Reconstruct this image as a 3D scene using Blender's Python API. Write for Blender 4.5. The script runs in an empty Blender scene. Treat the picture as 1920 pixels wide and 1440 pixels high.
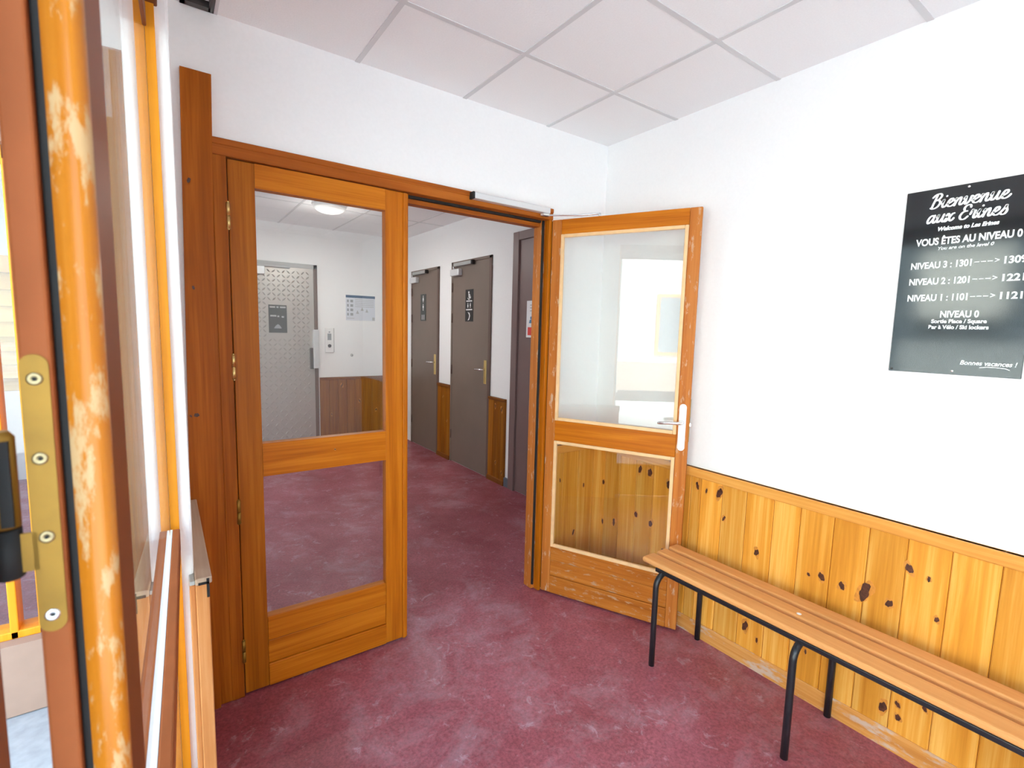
import bpy, bmesh, math, random
from mathutils import Vector, Matrix

C = bpy.context.scene.collection
SC = bpy.context.scene
rng = random.Random(7)

# ------------------------------------------------------------------ camera
F_PX, YAW, PITCH, ROLL = 920.15, 0.6197, -0.1082, 0.0256
CAM = Vector((-2.1424, -2.1108, 1.4977))
cy, sy = math.cos(YAW), math.sin(YAW)
fwd = Vector((sy * math.cos(PITCH), cy * math.cos(PITCH), math.sin(PITCH)))
rgt = Vector((cy, -sy, 0))
upv = rgt.cross(fwd)
r2 = rgt * math.cos(ROLL) + upv * math.sin(ROLL)
u2 = upv * math.cos(ROLL) - rgt * math.sin(ROLL)
cd = bpy.data.cameras.new('camera')
cam = bpy.data.objects.new('camera', cd)
C.objects.link(cam)
M = Matrix((r2, u2, -fwd)).transposed().to_4x4()
M.translation = CAM
cam.matrix_world = M
cd.sensor_width = 36.0
cd.lens = F_PX * 36.0 / 1920.0
cd.clip_start = 0.02
cd.clip_end = 200
cd.dof.use_dof = True
cd.dof.focus_distance = 2.6
cd.dof.aperture_fstop = 8.0
SC.camera = cam

# ------------------------------------------------------------------ sky, sun, exposure
SKY, SUN = 6.3, 36.0
w = bpy.data.worlds.new('sky')
SC.world = w
w.use_nodes = True
nt = w.node_tree
nt.nodes.clear()
o_ = nt.nodes.new('ShaderNodeOutputWorld')
b_ = nt.nodes.new('ShaderNodeBackground')
b_.inputs['Strength'].default_value = SKY
tc = nt.nodes.new('ShaderNodeTexCoord')
sp = nt.nodes.new('ShaderNodeSeparateXYZ')
rp = nt.nodes.new('ShaderNodeValToRGB')
rp.color_ramp.elements[0].position = 0.0
rp.color_ramp.elements[0].color = (0.83, 0.99, 1.0, 1)
rp.color_ramp.elements[1].position = 0.7
rp.color_ramp.elements[1].color = (0.50, 0.72, 1.0, 1)
nt.links.new(tc.outputs['Generated'], sp.inputs[0])
nt.links.new(sp.outputs['Z'], rp.inputs['Fac'])
nt.links.new(rp.outputs['Color'], b_.inputs['Color'])
nt.links.new(b_.outputs[0], o_.inputs['Surface'])

sl = bpy.data.lights.new('sun', 'SUN')
sl.energy = SUN
sl.angle = 0.0093
sl.color = (0.94, 1.0, 0.95)
sun = bpy.data.objects.new('sun', sl)
C.objects.link(sun)
sun.rotation_euler = Vector((0.74, -0.10, 0.86)).to_track_quat('Z', 'Y').to_euler()

SC.view_settings.view_transform = 'Standard'
SC.view_settings.look = 'None'
SC.view_settings.gamma = 1.0
SC.view_settings.use_curve_mapping = False
SC.view_settings.exposure = 0.0
SC.cycles.max_bounces = 14
SC.cycles.diffuse_bounces = 8
SC.cycles.glossy_bounces = 6
SC.cycles.transparent_max_bounces = 24
SC.cycles.sample_clamp_indirect = 8.0


def portal(name, loc, sx, sy_, direction):
    l = bpy.data.lights.new(name, 'AREA')
    l.shape = 'RECTANGLE'
    l.size, l.size_y = sx, sy_
    l.cycles.is_portal = True
    ob = bpy.data.objects.new(name, l)
    C.objects.link(ob)
    ob.location = loc
    ob.rotation_euler = Vector(direction).to_track_quat('-Z', 'Z').to_euler()


portal('entrance_daylight', (-2.33, -2.2, 1.12), 3.1, 2.3, (1, 0, 0))
portal('added_window_daylight', (-1.76, -4.22, 1.3), 0.9, 2.2, (0, 1, 0))
portal('corridor_window_daylight', (-2.93, 0.56, 1.1), 0.75, 1.6, (0, 1, 0))
portal('corridor_side_daylight', (-4.05, 2.3, 1.4), 2.2, 1.9, (1, 0, 0))


# ------------------------------------------------------------------ materials
def newmat(name):
    m = bpy.data.materials.new(name)
    m.use_nodes = True
    n = m.node_tree.nodes
    return m, n, m.node_tree.links, n['Principled BSDF']


def plain(name, col, rough=0.5, metal=0.0, bump=0.0, bscale=60, var=0.0, spec=0.5, emit=None):
    m, n, l, p = newmat(name)
    p.inputs['Base Color'].default_value = (*col, 1)
    p.inputs['Roughness'].default_value = rough
    p.inputs['Metallic'].default_value = metal
    p.inputs['Specular IOR Level'].default_value = spec
    t = n.new('ShaderNodeTexCoord')
    if bump or var:
        no = n.new('ShaderNodeTexNoise')
        no.inputs['Scale'].default_value = bscale
        no.inputs['Detail'].default_value = 5
        l.new(t.outputs['Object'], no.inputs['Vector'])
        if bump:
            b = n.new('ShaderNodeBump')
            b.inputs['Strength'].default_value = bump
            b.inputs['Distance'].default_value = 0.004
            l.new(no.outputs['Fac'], b.inputs['Height'])
            l.new(b.outputs[0], p.inputs['Normal'])
        if var:
            r = n.new('ShaderNodeValToRGB')
            r.color_ramp.elements[0].position = 0.3
            r.color_ramp.elements[1].position = 0.7
            r.color_ramp.elements[0].color = (*[c * (1 - var) for c in col], 1)
            r.color_ramp.elements[1].color = (*[min(1, c * (1 + var)) for c in col], 1)
            l.new(no.outputs['Fac'], r.inputs['Fac'])
            l.new(r.outputs['Color'], p.inputs['Base Color'])
    if emit:
        p.inputs['Emission Color'].default_value = (*emit[0], 1)
        p.inputs['Emission Strength'].default_value = emit[1]
    return m


def ramp(n, stops):
    r = n.new('ShaderNodeValToRGB')
    e = r.color_ramp.elements
    while len(e) < len(stops):
        e.new(0.5)
    for k, (pos, col) in enumerate(stops):
        e[k].position = pos
        e[k].color = (*col, 1) if len(col) == 3 else col
    return r


def mixc(n, l, fac, a, b):
    x = n.new('ShaderNodeMix')
    x.data_type = 'RGBA'
    for s, v in ((0, fac), (6, a), (7, b)):
        if hasattr(v, 'links') or hasattr(v, 'is_linked'):
            l.new(v, x.inputs[s])
        elif s == 0:
            x.inputs[0].default_value = v
        else:
            x.inputs[s].default_value = (*v, 1)
    return x.outputs[2]


def wood(name, axis, dark, mid, light, rough=0.38, scale=1.0, worn=None, worn_amt=0.5, worn_scale=9.0, coat=0.0, contrast=1.0):
    """varnished softwood, grain running along axis (object coordinates)"""
    m, n, l, p = newmat(name)
    t = n.new('ShaderNodeTexCoord')
    at = n.new('ShaderNodeAttribute')
    at.attribute_name = 'tint'
    off = n.new('ShaderNodeVectorMath')
    off.operation = 'MULTIPLY_ADD'
    l.new(at.outputs['Fac'], off.inputs[0])
    off.inputs[1].default_value = (31.0, 17.0, 23.0)
    l.new(t.outputs['Object'], off.inputs[2])
    mp = n.new('ShaderNodeMapping')
    s = [26.0 * scale] * 3
    s['xyz'.index(axis)] = 1.1 * scale
    mp.inputs['Scale'].default_value = s
    l.new(off.outputs[0], mp.inputs['Vector'])
    n1 = n.new('ShaderNodeTexNoise')
    n1.inputs['Scale'].default_value = 1.0
    n1.inputs['Detail'].default_value = 7
    n1.inputs['Roughness'].default_value = 0.62
    n1.inputs['Distortion'].default_value = 0.6
    l.new(mp.outputs[0], n1.inputs['Vector'])
    mp2 = n.new('ShaderNodeMapping')
    s2 = [150.0 * scale] * 3
    s2['xyz'.index(axis)] = 3.0 * scale
    mp2.inputs['Scale'].default_value = s2
    l.new(off.outputs[0], mp2.inputs['Vector'])
    n2 = n.new('ShaderNodeTexNoise')
    n2.inputs['Scale'].default_value = 1.0
    n2.inputs['Detail'].default_value = 3
    l.new(mp2.outputs[0], n2.inputs['Vector'])
    ad = n.new('ShaderNodeMath')
    ad.operation = 'MULTIPLY_ADD'
    l.new(n2.outputs['Fac'], ad.inputs[0])
    ad.inputs[1].default_value = 0.35
    l.new(n1.outputs['Fac'], ad.inputs[2])
    r = ramp(n, [(0.5 - 0.17 / contrast, dark), (0.66, mid), (0.66 + 0.2 / contrast, light)])
    l.new(ad.outputs[0], r.inputs['Fac'])
    # board to board value shift
    hv = n.new('ShaderNodeHueSaturation')
    va = n.new('ShaderNodeMath')
    va.operation = 'MULTIPLY_ADD'
    l.new(at.outputs['Fac'], va.inputs[0])
    va.inputs[1].default_value = 0.34
    va.inputs[2].default_value = 1.0
    l.new(va.outputs[0], hv.inputs['Value'])
    l.new(r.outputs['Color'], hv.inputs['Color'])
    col = hv.outputs['Color']
    if worn:
        mw = n.new('ShaderNodeMapping')
        sw = [worn_scale * 2.6] * 3
        sw['xyz'.index(axis)] = worn_scale * 0.8
        mw.inputs['Scale'].default_value = sw
        l.new(t.outputs['Object'], mw.inputs['Vector'])
        n3 = n.new('ShaderNodeTexNoise')
        n3.inputs['Scale'].default_value = 1.0
        n3.inputs['Detail'].default_value = 6
        n3.inputs['Roughness'].default_value = 0.65
        l.new(mw.outputs[0], n3.inputs['Vector'])
        rw = ramp(n, [(0.62 - 0.22 * worn_amt, (0, 0, 0)), (0.70 - 0.22 * worn_amt, (1, 1, 1))])
        l.new(n3.outputs['Fac'], rw.inputs['Fac'])
        col = mixc(n, l, rw.outputs['Color'], col, worn)
        rr = n.new('ShaderNodeMath')
        rr.operation = 'MULTIPLY_ADD'
        l.new(rw.outputs['Color'], rr.inputs[0])
        rr.inputs[1].default_value = 0.3
        rr.inputs[2].default_value = rough
        l.new(rr.outputs[0], p.inputs['Roughness'])
    else:
        p.inputs['Roughness'].default_value = rough
    l.new(col, p.inputs['Base Color'])
    p.inputs['Coat Weight'].default_value = coat
    p.inputs['Coat Roughness'].default_value = 0.25
    p.inputs['Specular IOR Level'].default_value = 0.16
    b = n.new('ShaderNodeBump')
    b.inputs['Strength'].default_value = 0.12
    b.inputs['Distance'].default_value = 0.002
    l.new(ad.outputs[0], b.inputs['Height'])
    l.new(b.outputs[0], p.inputs['Normal'])
    return m


def glass(name, tint=(0.97, 0.985, 0.98), f0=0.05):
    """clear pane: straight-through transmission plus a Schlick mirror reflection"""
    m = bpy.data.materials.new(name)
    m.use_nodes = True
    n, l = m.node_tree.nodes, m.node_tree.links
    n.clear()
    out = n.new('ShaderNodeOutputMaterial')
    tr = n.new('ShaderNodeBsdfTransparent')
    tr.inputs['Color'].default_value = (*tint, 1)
    gl = n.new('ShaderNodeBsdfGlossy')
    gl.inputs['Roughness'].default_value = 0.0
    gl.inputs['Color'].default_value = (1, 1, 1, 1)
    g = n.new('ShaderNodeNewGeometry')
    d = n.new('ShaderNodeVectorMath')
    d.operation = 'DOT_PRODUCT'
    l.new(g.outputs['Normal'], d.inputs[0])
    l.new(g.outputs['Incoming'], d.inputs[1])

    def mth(op, a, b=None, c=None):
        x = n.new('ShaderNodeMath')
        x.operation = op
        for k, v in enumerate((a, b, c)):
            if v is None:
                continue
            if isinstance(v, (int, float)):
                x.inputs[k].default_value = v
            else:
                l.new(v, x.inputs[k])
        return x.outputs[0]
    a = mth('ABSOLUTE', d.outputs['Value'])
    a = mth('SUBTRACT', 1.0, a)
    a = mth('POWER', a, 5.0)
    a = mth('MULTIPLY_ADD', a, 1 - f0, f0)
    mx = n.new('ShaderNodeMixShader')
    l.new(a, mx.inputs[0])
    l.new(tr.outputs[0], mx.inputs[1])
    l.new(gl.outputs[0], mx.inputs[2])
    l.new(mx.outputs[0], out.inputs['Surface'])
    return m


def floor_mat():
    m, n, l, p = newmat('red_linoleum')
    t = n.new('ShaderNodeTexCoord')

    def noise(scale, detail=6, rough=0.6, dist=0.0):
        x = n.new('ShaderNodeTexNoise')
        x.inputs['Scale'].default_value = scale
        x.inputs['Detail'].default_value = detail
        x.inputs['Roughness'].default_value = rough
        x.inputs['Distortion'].default_value = dist
        l.new(t.outputs['Object'], x.inputs['Vector'])
        return x.outputs['Fac']
    big = ramp(n, [(0.35, (0.270, 0.058, 0.074)), (0.65, (0.385, 0.118, 0.148))])
    l.new(noise(2.2), big.inputs['Fac'])
    fine = ramp(n, [(0.35, (0.66, 0.66, 0.66)), (0.7, (1.34, 1.28, 1.30))])
    l.new(noise(85, 5, 0.75), fine.inputs['Fac'])
    mu = n.new('ShaderNodeMix')
    mu.data_type = 'RGBA'
    mu.blend_type = 'MULTIPLY'
    mu.inputs[0].default_value = 1.0
    l.new(big.outputs['Color'], mu.inputs[6])
    l.new(fine.outputs['Color'], mu.inputs[7])
    # traffic wear: greyish chalky scuffs, stronger down the middle of the walkway
    sc = ramp(n, [(0.5, (0, 0, 0)), (0.72, (1, 1, 1))])
    l.new(noise(3.6, 9, 0.72, 0.4), sc.inputs['Fac'])
    sc2 = ramp(n, [(0.58, (0, 0, 0)), (0.64, (1, 1, 1))])
    l.new(noise(13, 8, 0.75, 0.6), sc2.inputs['Fac'])
    mm = n.new('ShaderNodeMath')
    mm.operation = 'MULTIPLY'
    l.new(sc.outputs['Color'], mm.inputs[0])
    mm.inputs[1].default_value = 0.40
    m2 = n.new('ShaderNodeMath')
    m2.operation = 'MULTIPLY_ADD'
    l.new(sc2.outputs['Color'], m2.inputs[0])
    m2.inputs[1].default_value = 0.36
    l.new(mm.outputs[0], m2.inputs[2])
    col = mixc(n, l, m2.outputs[0], mu.outputs[2], (0.56, 0.44, 0.50))
    l.new(col, p.inputs['Base Color'])
    rr = ramp(n, [(0.3, (0.34,) * 3), (0.75, (0.55,) * 3)])
    l.new(noise(6, 6), rr.inputs['Fac'])
    l.new(rr.outputs['Color'], p.inputs['Roughness'])
    p.inputs['Specular IOR Level'].default_value = 0.5
    b = n.new('ShaderNodeBump')
    b.inputs['Strength'].default_value = 0.08
    b.inputs['Distance'].default_value = 0.002
    l.new(noise(160, 3), b.inputs['Height'])
    l.new(b.outputs[0], p.inputs['Normal'])
    return m


M_WALL = plain('white_wall_paint', (0.91, 0.91, 0.905), 0.7, bump=0.06, bscale=90, var=0.012)
M_CEIL = plain('ceiling_tile', (0.89, 0.89, 0.89), 0.85, bump=0.12, bscale=160, var=0.02)
M_TBAR = plain('ceiling_bar', (0.66, 0.66, 0.665), 0.6)
M_FLOOR = floor_mat()
DK, MD, LT = (0.27, 0.062, 0.003), (0.49, 0.135, 0.005), (0.60, 0.19, 0.010)
M_DOOR_V = wood('varnished_wood_upright', 'z', DK, MD, LT)
M_DOOR_H = wood('varnished_wood_crosswise', 'x', DK, MD, LT)
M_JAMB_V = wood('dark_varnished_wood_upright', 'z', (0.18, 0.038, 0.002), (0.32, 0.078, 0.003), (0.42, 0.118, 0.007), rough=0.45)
M_HEAD_H = wood('dark_varnished_wood_crosswise', 'x', (0.24, 0.055, 0.006), (0.38, 0.095, 0.009), (0.46, 0.135, 0.016), rough=0.45)
M_WORN_H = wood('scuffed_wood_crosswise', 'x', (0.28, 0.075, 0.009), (0.44, 0.135, 0.016), (0.53, 0.19, 0.03),
                worn=(0.46, 0.27, 0.15), worn_amt=0.27, worn_scale=16, rough=0.5, coat=0.0)
M_WORN_V = wood('scuffed_wood_upright', 'z', (0.32, 0.09, 0.012), (0.48, 0.15, 0.024), (0.56, 0.20, 0.04),
                worn=(0.58, 0.36, 0.22), worn_amt=0.2, worn_scale=14, rough=0.48, coat=0.05)
M_BEAD = plain('bare_pine_bead', (0.80, 0.52, 0.26), 0.5, var=0.06, bscale=30)
M_PINE = wood('knotty_pine_boards', 'z', (0.48, 0.165, 0.014), (0.69, 0.300, 0.038), (0.79, 0.43, 0.10), rough=0.4, scale=0.75, contrast=1.05)
M_PINE_CAP = wood('pine_cap', 'y', (0.56, 0.21, 0.035), (0.70, 0.31, 0.06), (0.76, 0.38, 0.09), rough=0.4)
M_PINE_CAPX = wood('pine_cap_crosswise', 'x', (0.56, 0.21, 0.035), (0.70, 0.31, 0.06), (0.76, 0.38, 0.09), rough=0.4)
M_SKIRT = wood('worn_pine_skirting', 'y', (0.45, 0.16, 0.03), (0.60, 0.26, 0.06), (0.66, 0.33, 0.10), worn=(0.55, 0.40, 0.30), worn_amt=0.45, worn_scale=8, rough=0.55)
M_SKIRTX = wood('worn_pine_skirting_crosswise', 'x', (0.45, 0.16, 0.03), (0.60, 0.26, 0.06), (0.66, 0.33, 0.10), worn=(0.55, 0.40, 0.30), worn_amt=0.45, worn_scale=8, rough=0.55)
M_KNOT = plain('pine_knot', (0.075, 0.022, 0.010), 0.5, var=0.5, bscale=120)
M_HALO = plain('pine_knot_ring', (0.60, 0.235, 0.032), 0.45, var=0.15, bscale=90)
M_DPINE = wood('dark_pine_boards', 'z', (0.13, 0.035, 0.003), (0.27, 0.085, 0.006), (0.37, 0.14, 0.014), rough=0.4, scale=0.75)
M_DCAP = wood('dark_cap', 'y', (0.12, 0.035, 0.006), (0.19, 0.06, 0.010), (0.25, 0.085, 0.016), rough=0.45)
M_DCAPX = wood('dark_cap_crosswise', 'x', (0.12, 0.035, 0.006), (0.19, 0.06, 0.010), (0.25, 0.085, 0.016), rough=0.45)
M_SLAT = wood('bench_beech', 'y', (0.54, 0.23, 0.07), (0.66, 0.305, 0.10), (0.73, 0.365, 0.135), rough=0.42, scale=1.4, contrast=0.7)
M_BLACK = plain('black_enamel', (0.012, 0.013, 0.016), 0.32)
M_GASKET = plain('black_rubber', (0.010, 0.010, 0.010), 0.7)
M_BRASS = plain('aged_brass', (0.31, 0.165, 0.020), 0.5, metal=0.5, var=0.12, bscale=35)
M_BRASS2 = plain('bright_brass', (0.72, 0.52, 0.20), 0.3, metal=0.9)
M_SCREW = plain('brass_screw', (0.36, 0.28, 0.15), 0.35, metal=0.8)
M_STEEL = plain('bright_steel', (0.80, 0.80, 0.80), 0.25, metal=0.9)
M_ALU = plain('silver_painted_metal', (0.72, 0.73, 0.74), 0.35, metal=0.35)
M_GREYP = plain('grey_plastic', (0.42, 0.43, 0.42), 0.5)
M_DGREY = plain('dark_grey_metal', (0.06, 0.055, 0.05), 0.5)
M_WPLAST = plain('white_plastic', (0.86, 0.86, 0.85), 0.35)
M_MAUVE = plain('taupe_door_paint', (0.190, 0.143, 0.114), 0.42, var=0.05, bscale=3)
M_MAUVE_D = plain('dark_taupe_paint', (0.13, 0.080, 0.062), 0.45)
M_MAUVE2 = plain('mauve_door_paint', (0.185, 0.12, 0.112), 0.4, var=0.05, bscale=3)
M_PLATE = plain('stamped_metal', (0.50, 0.475, 0.44), 0.42, metal=0.6)
M_SIGN = plain('black_sign_face', (0.010, 0.015, 0.019), 0.09, spec=0.9)
M_LETTER = plain('white_lettering', (0.88, 0.88, 0.88), 0.4)
M_LBLACK = plain('black_sign_plate', (0.010, 0.010, 0.010), 0.4)
M_LDARK = plain('dark_sign_plate', (0.055, 0.062, 0.058), 0.4)
M_LGREY = plain('pale_grey_print', (0.45, 0.46, 0.46), 0.5)
M_PAPER = plain('white_paper', (0.84, 0.85, 0.86), 0.6)
M_PAPERB = plain('pale_blue_paper', (0.70, 0.73, 0.79), 0.6)
M_NAVY = plain('navy_print', (0.05, 0.12, 0.22), 0.5)
M_GPRINT = plain('grey_print', (0.32, 0.34, 0.36), 0.5)
M_BLUE = plain('blue_print', (0.07, 0.22, 0.40), 0.5)
M_RED = plain('red_print', (0.72, 0.05, 0.04), 0.5)
M_GLASS = glass('clear_glass')
M_GLASS_OUT = glass('entrance_glass', (0.95, 0.955, 0.94), 0.06)
M_TERRA = plain('terracotta_paint', (0.33, 0.092, 0.028), 0.6, spec=0.15, var=0.10, bscale=14, bump=0.05)
M_BROWN = plain('brown_paint', (0.21, 0.056, 0.015), 0.5, spec=0.2, var=0.08, bscale=10)
M_LIP = wood('worn_orange_varnish', 'z', (0.33, 0.085, 0.008), (0.46, 0.14, 0.009), (0.53, 0.18, 0.018),
             worn=(0.54, 0.33, 0.15), worn_amt=0.50, worn_scale=26.0, rough=0.3, coat=0.2)
M_ORANGE = wood('orange_varnish', 'z', (0.66, 0.22, 0.012), (0.80, 0.30, 0.018), (0.85, 0.34, 0.03), rough=0.35)
M_MOULD = wood('brown_moulding', 'z', (0.45, 0.16, 0.05), (0.58, 0.24, 0.08), (0.66, 0.32, 0.13), rough=0.4)
M_WFRAME = plain('white_frame_paint', (0.84, 0.84, 0.83), 0.5)
M_CAPWOOD = wood('bleached_wood', 'y', (0.40, 0.27, 0.18), (0.50, 0.36, 0.26), (0.56, 0.42, 0.31), rough=0.45)
M_CONC = plain('pale_concrete', (0.52, 0.52, 0.51), 0.85, var=0.06, bscale=6)
M_TAN_REFL = wood('tan_reflection_wood', 'z', (0.50, 0.36, 0.20), (0.58, 0.43, 0.25), (0.64, 0.48, 0.30), rough=0.6)
M_ASPH = plain('pale_asphalt', (0.36, 0.365, 0.375), 0.85, var=0.12, bscale=25, bump=0.2)
M_FACADE = plain('cream_render', (0.72, 0.69, 0.63), 0.8, var=0.03, bscale=5)
M_FACADE2 = plain('grey_render', (0.42, 0.43, 0.42), 0.8, var=0.05, bscale=4)
M_SLATE = plain('slate_cladding', (0.11, 0.135, 0.155), 0.7, var=0.25, bscale=3)
M_PINK = plain('pink_render', (0.36, 0.235, 0.175), 0.8, var=0.05, bscale=12)
M_SLATW = wood('yellow_planks', 'x', (0.40, 0.21, 0.06), (0.52, 0.30, 0.10), (0.60, 0.38, 0.16), rough=0.5)
M_DGLASS = plain('dark_window_glass', (0.10, 0.14, 0.18), 0.08, spec=0.8)
M_ROOF = plain('grey_roofing', (0.25, 0.24, 0.23), 0.8)


# ------------------------------------------------------------------ mesh helpers
class MB:
    def __init__(self):
        self.bm = bmesh.new()
        self.mats = []
        self.tint = self.bm.faces.layers.float.new('tint')

    def mi(self, mat):
        if mat not in self.mats:
            self.mats.append(mat)
        return self.mats.index(mat)

    def faces(self, fs, mat, tint=0.0, smooth=False):
        i = self.mi(mat)
        for f in fs:
            f.material_index = i
            f[self.tint] = tint
            f.smooth = smooth

    def box(self, a, b, mat, tint=0.0, bev=0.0, seg=2):
        x0, x1 = sorted((a[0], b[0])); y0, y1 = sorted((a[1], b[1])); z0, z1 = sorted((a[2], b[2]))
        before = set(self.bm.faces)
        r = bmesh.ops.create_cube(self.bm, size=1.0)
        for v in r['verts']:
            v.co = Vector((x0 + (v.co.x + .5) * (x1 - x0), y0 + (v.co.y + .5) * (y1 - y0), z0 + (v.co.z + .5) * (z1 - z0)))
        if bev:
            es = list({e for v in r['verts'] for e in v.link_edges})
            bmesh.ops.bevel(self.bm, geom=es, offset=bev, segments=seg, profile=0.5, affect='EDGES', clamp_overlap=True)
        new = [f for f in self.bm.faces if f not in before]
        self.faces(new, mat, tint)
        return new

    def prism(self, pts, axis, a, b, mat, tint=0.0, smooth=False):
        """polygon pts (2D, in the two other axes in xyz order) extruded along axis from a to b"""
        k = 'xyz'.index(axis)

        def co(p, t):
            c = [0, 0, 0]
            o = [i for i in range(3) if i != k]
            c[o[0]], c[o[1]], c[k] = p[0], p[1], t
            return c
        v0 = [self.bm.verts.new(co(p, a)) for p in pts]
        v1 = [self.bm.verts.new(co(p, b)) for p in pts]
        fs = [self.bm.faces.new(v0), self.bm.faces.new(v1)]
        side = []
        for i in range(len(pts)):
            j = (i + 1) % len(pts)
            side.append(self.bm.faces.new((v0[i], v0[j], v1[j], v1[i])))
        self.faces(fs, mat, tint)
        self.faces(side, mat, tint, smooth)
        bmesh.ops.recalc_face_normals(self.bm, faces=fs + side)
        return fs + side

    def tube(self, pts, r, mat, n=14, cap=True, smooth=True):
        pts = [Vector(p) for p in pts]
        rings = []
        nrm = None
        for i, p in enumerate(pts):
            d = (pts[min(i + 1, len(pts) - 1)] - pts[max(i - 1, 0)]).normalized()
            if nrm is None:
                nrm = d.orthogonal().normalized()
            else:
                nrm = (nrm - d * nrm.dot(d)).normalized()
            bi = d.cross(nrm)
            rad = r[i] if isinstance(r, (list, tuple)) else r
            rings.append([self.bm.verts.new(p + (nrm * math.cos(2 * math.pi * k / n) + bi * math.sin(2 * math.pi * k / n)) * rad) for k in range(n)])
        fs = []
        for a, b in zip(rings, rings[1:]):
            for k in range(n):
                fs.append(self.bm.faces.new((a[k], a[(k + 1) % n], b[(k + 1) % n], b[k])))
        self.faces(fs, mat, 0, smooth)
        if cap:
            cs = [self.bm.faces.new(rings[0][::-1]), self.bm.faces.new(rings[-1])]
            self.faces(cs, mat)
            fs += cs
        bmesh.ops.recalc_face_normals(self.bm, faces=fs)

    def lathe(self, prof, origin, mat, n=40, axis='z'):
        o = Vector(origin)
        rings = []
        for (r, h) in prof:
            ring = []
            for k in range(n):
                t = 2 * math.pi * k / n
                if axis == 'z':
                    c = (r * math.cos(t), r * math.sin(t), h)
                elif axis == 'x':
                    c = (h, r * math.cos(t), r * math.sin(t))
                else:
                    c = (r * math.cos(t), h, r * math.sin(t))
                ring.append(self.bm.verts.new(o + Vector(c)))
            rings.append(ring)
        fs = []
        for a, b in zip(rings, rings[1:]):
            for k in range(n):
                fs.append(self.bm.faces.new((a[k], a[(k + 1) % n], b[(k + 1) % n], b[k])))
        fs.append(self.bm.faces.new(rings[0][::-1]))
        fs.append(self.bm.faces.new(rings[-1]))
        self.faces(fs, mat, 0, True)
        bmesh.ops.recalc_face_normals(self.bm, faces=fs)

    def poly(self, pts, mat, tint=0.0):
        f = self.bm.faces.new([self.bm.verts.new(p) for p in pts])
        self.faces([f], mat, tint)
        return f

    def build(self, name, parent=None, local=False):
        """link as one object. World coordinates unless local; a top-level mesh gets its origin at its base."""
        me = bpy.data.meshes.new(name)
        if not local:
            if parent is not None:
                org = world_loc(parent)
            else:
                vs = [v.co for v in self.bm.verts]
                lo = [min(v[i] for v in vs) for i in range(3)]
                hi = [max(v[i] for v in vs) for i in range(3)]
                org = Vector(((lo[0] + hi[0]) / 2, (lo[1] + hi[1]) / 2, lo[2]))
            bmesh.ops.translate(self.bm, verts=self.bm.verts, vec=-org)
        self.bm.to_mesh(me)
        self.bm.free()
        for m in self.mats:
            me.materials.append(m)
        ob = bpy.data.objects.new(name, me)
        C.objects.link(ob)
        if parent is not None:
            ob.parent = parent
        elif not local:
            ob.location = org
        return ob


def world_loc(o):
    v = Vector(o.location)
    while o.parent is not None:
        o = o.parent
        v += Vector(o.location)
    return v


def tag(o, label=None, cat=None, group=None, kind=None):
    if label: o['label'] = label
    if cat: o['category'] = cat
    if group: o['group'] = group
    if kind: o['kind'] = kind
    return o


def empty(name, loc, rz=0.0, **kw):
    o = bpy.data.objects.new(name, None)
    C.objects.link(o)
    o.location = loc
    o.rotation_euler = (0, 0, rz)
    o.empty_display_size = 0.1
    return tag(o, **kw)


def bx(name, a, b, mat, parent=None, bev=0.0, local=False):
    mb = MB()
    mb.box(a, b, mat, bev=bev)
    return mb.build(name, parent, local)


def text_mesh(mb, body, size, mat, right, up, pos, width=None, shear=0.0, bold=0.0, align='CENTER', sx=1.0):
    """flat lettering laid on a plane spanned by right / up, copied into mb"""
    cu = bpy.data.curves.new('lettering', 'FONT')
    cu.body = body
    cu.size = size
    cu.shear = shear
    cu.offset = bold
    cu.align_x = align
    ob = bpy.data.objects.new('lettering', cu)
    C.objects.link(ob)
    dg = bpy.context.evaluated_depsgraph_get()
    me = bpy.data.meshes.new_from_object(ob.evaluated_get(dg))
    R, U, P = Vector(right), Vector(up), Vector(pos)
    xs = [v.co.x for v in me.vertices]
    if not xs:
        return
    s = (width / (max(xs) - min(xs))) if width else sx
    vs = [mb.bm.verts.new(P + R * (v.co.x * s) + U * v.co.y) for v in me.vertices]
    fs = []
    for p in me.polygons:
        try:
            fs.append(mb.bm.faces.new([vs[i] for i in p.vertices]))
        except ValueError:
            pass
    mb.faces(fs, mat)
    bpy.data.objects.remove(ob)
    bpy.data.curves.remove(cu)
    bpy.data.meshes.remove(me)


# ------------------------------------------------------------------ structure
H, HC = 2.567, 2.655          # lobby and corridor ceiling heights
XR = 0.51                     # corridor right wall
YB = 4.15                     # corridor far wall
XL = -2.10                    # lobby left wall, inner face
JY = -0.655                   # end of the left wall (entrance jamb)

fl = MB()
fl.box((-2.30, -4.4, -0.12), (0.9, 4.4, 0.0), M_FLOOR)
fl.box((-4.15, 0.36, -0.12), (-2.30, 4.4, 0.0), M_FLOOR)
tag(fl.build('floor'), 'worn red linoleum floor running from the lobby into the corridor', 'floor', kind='structure')

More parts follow.
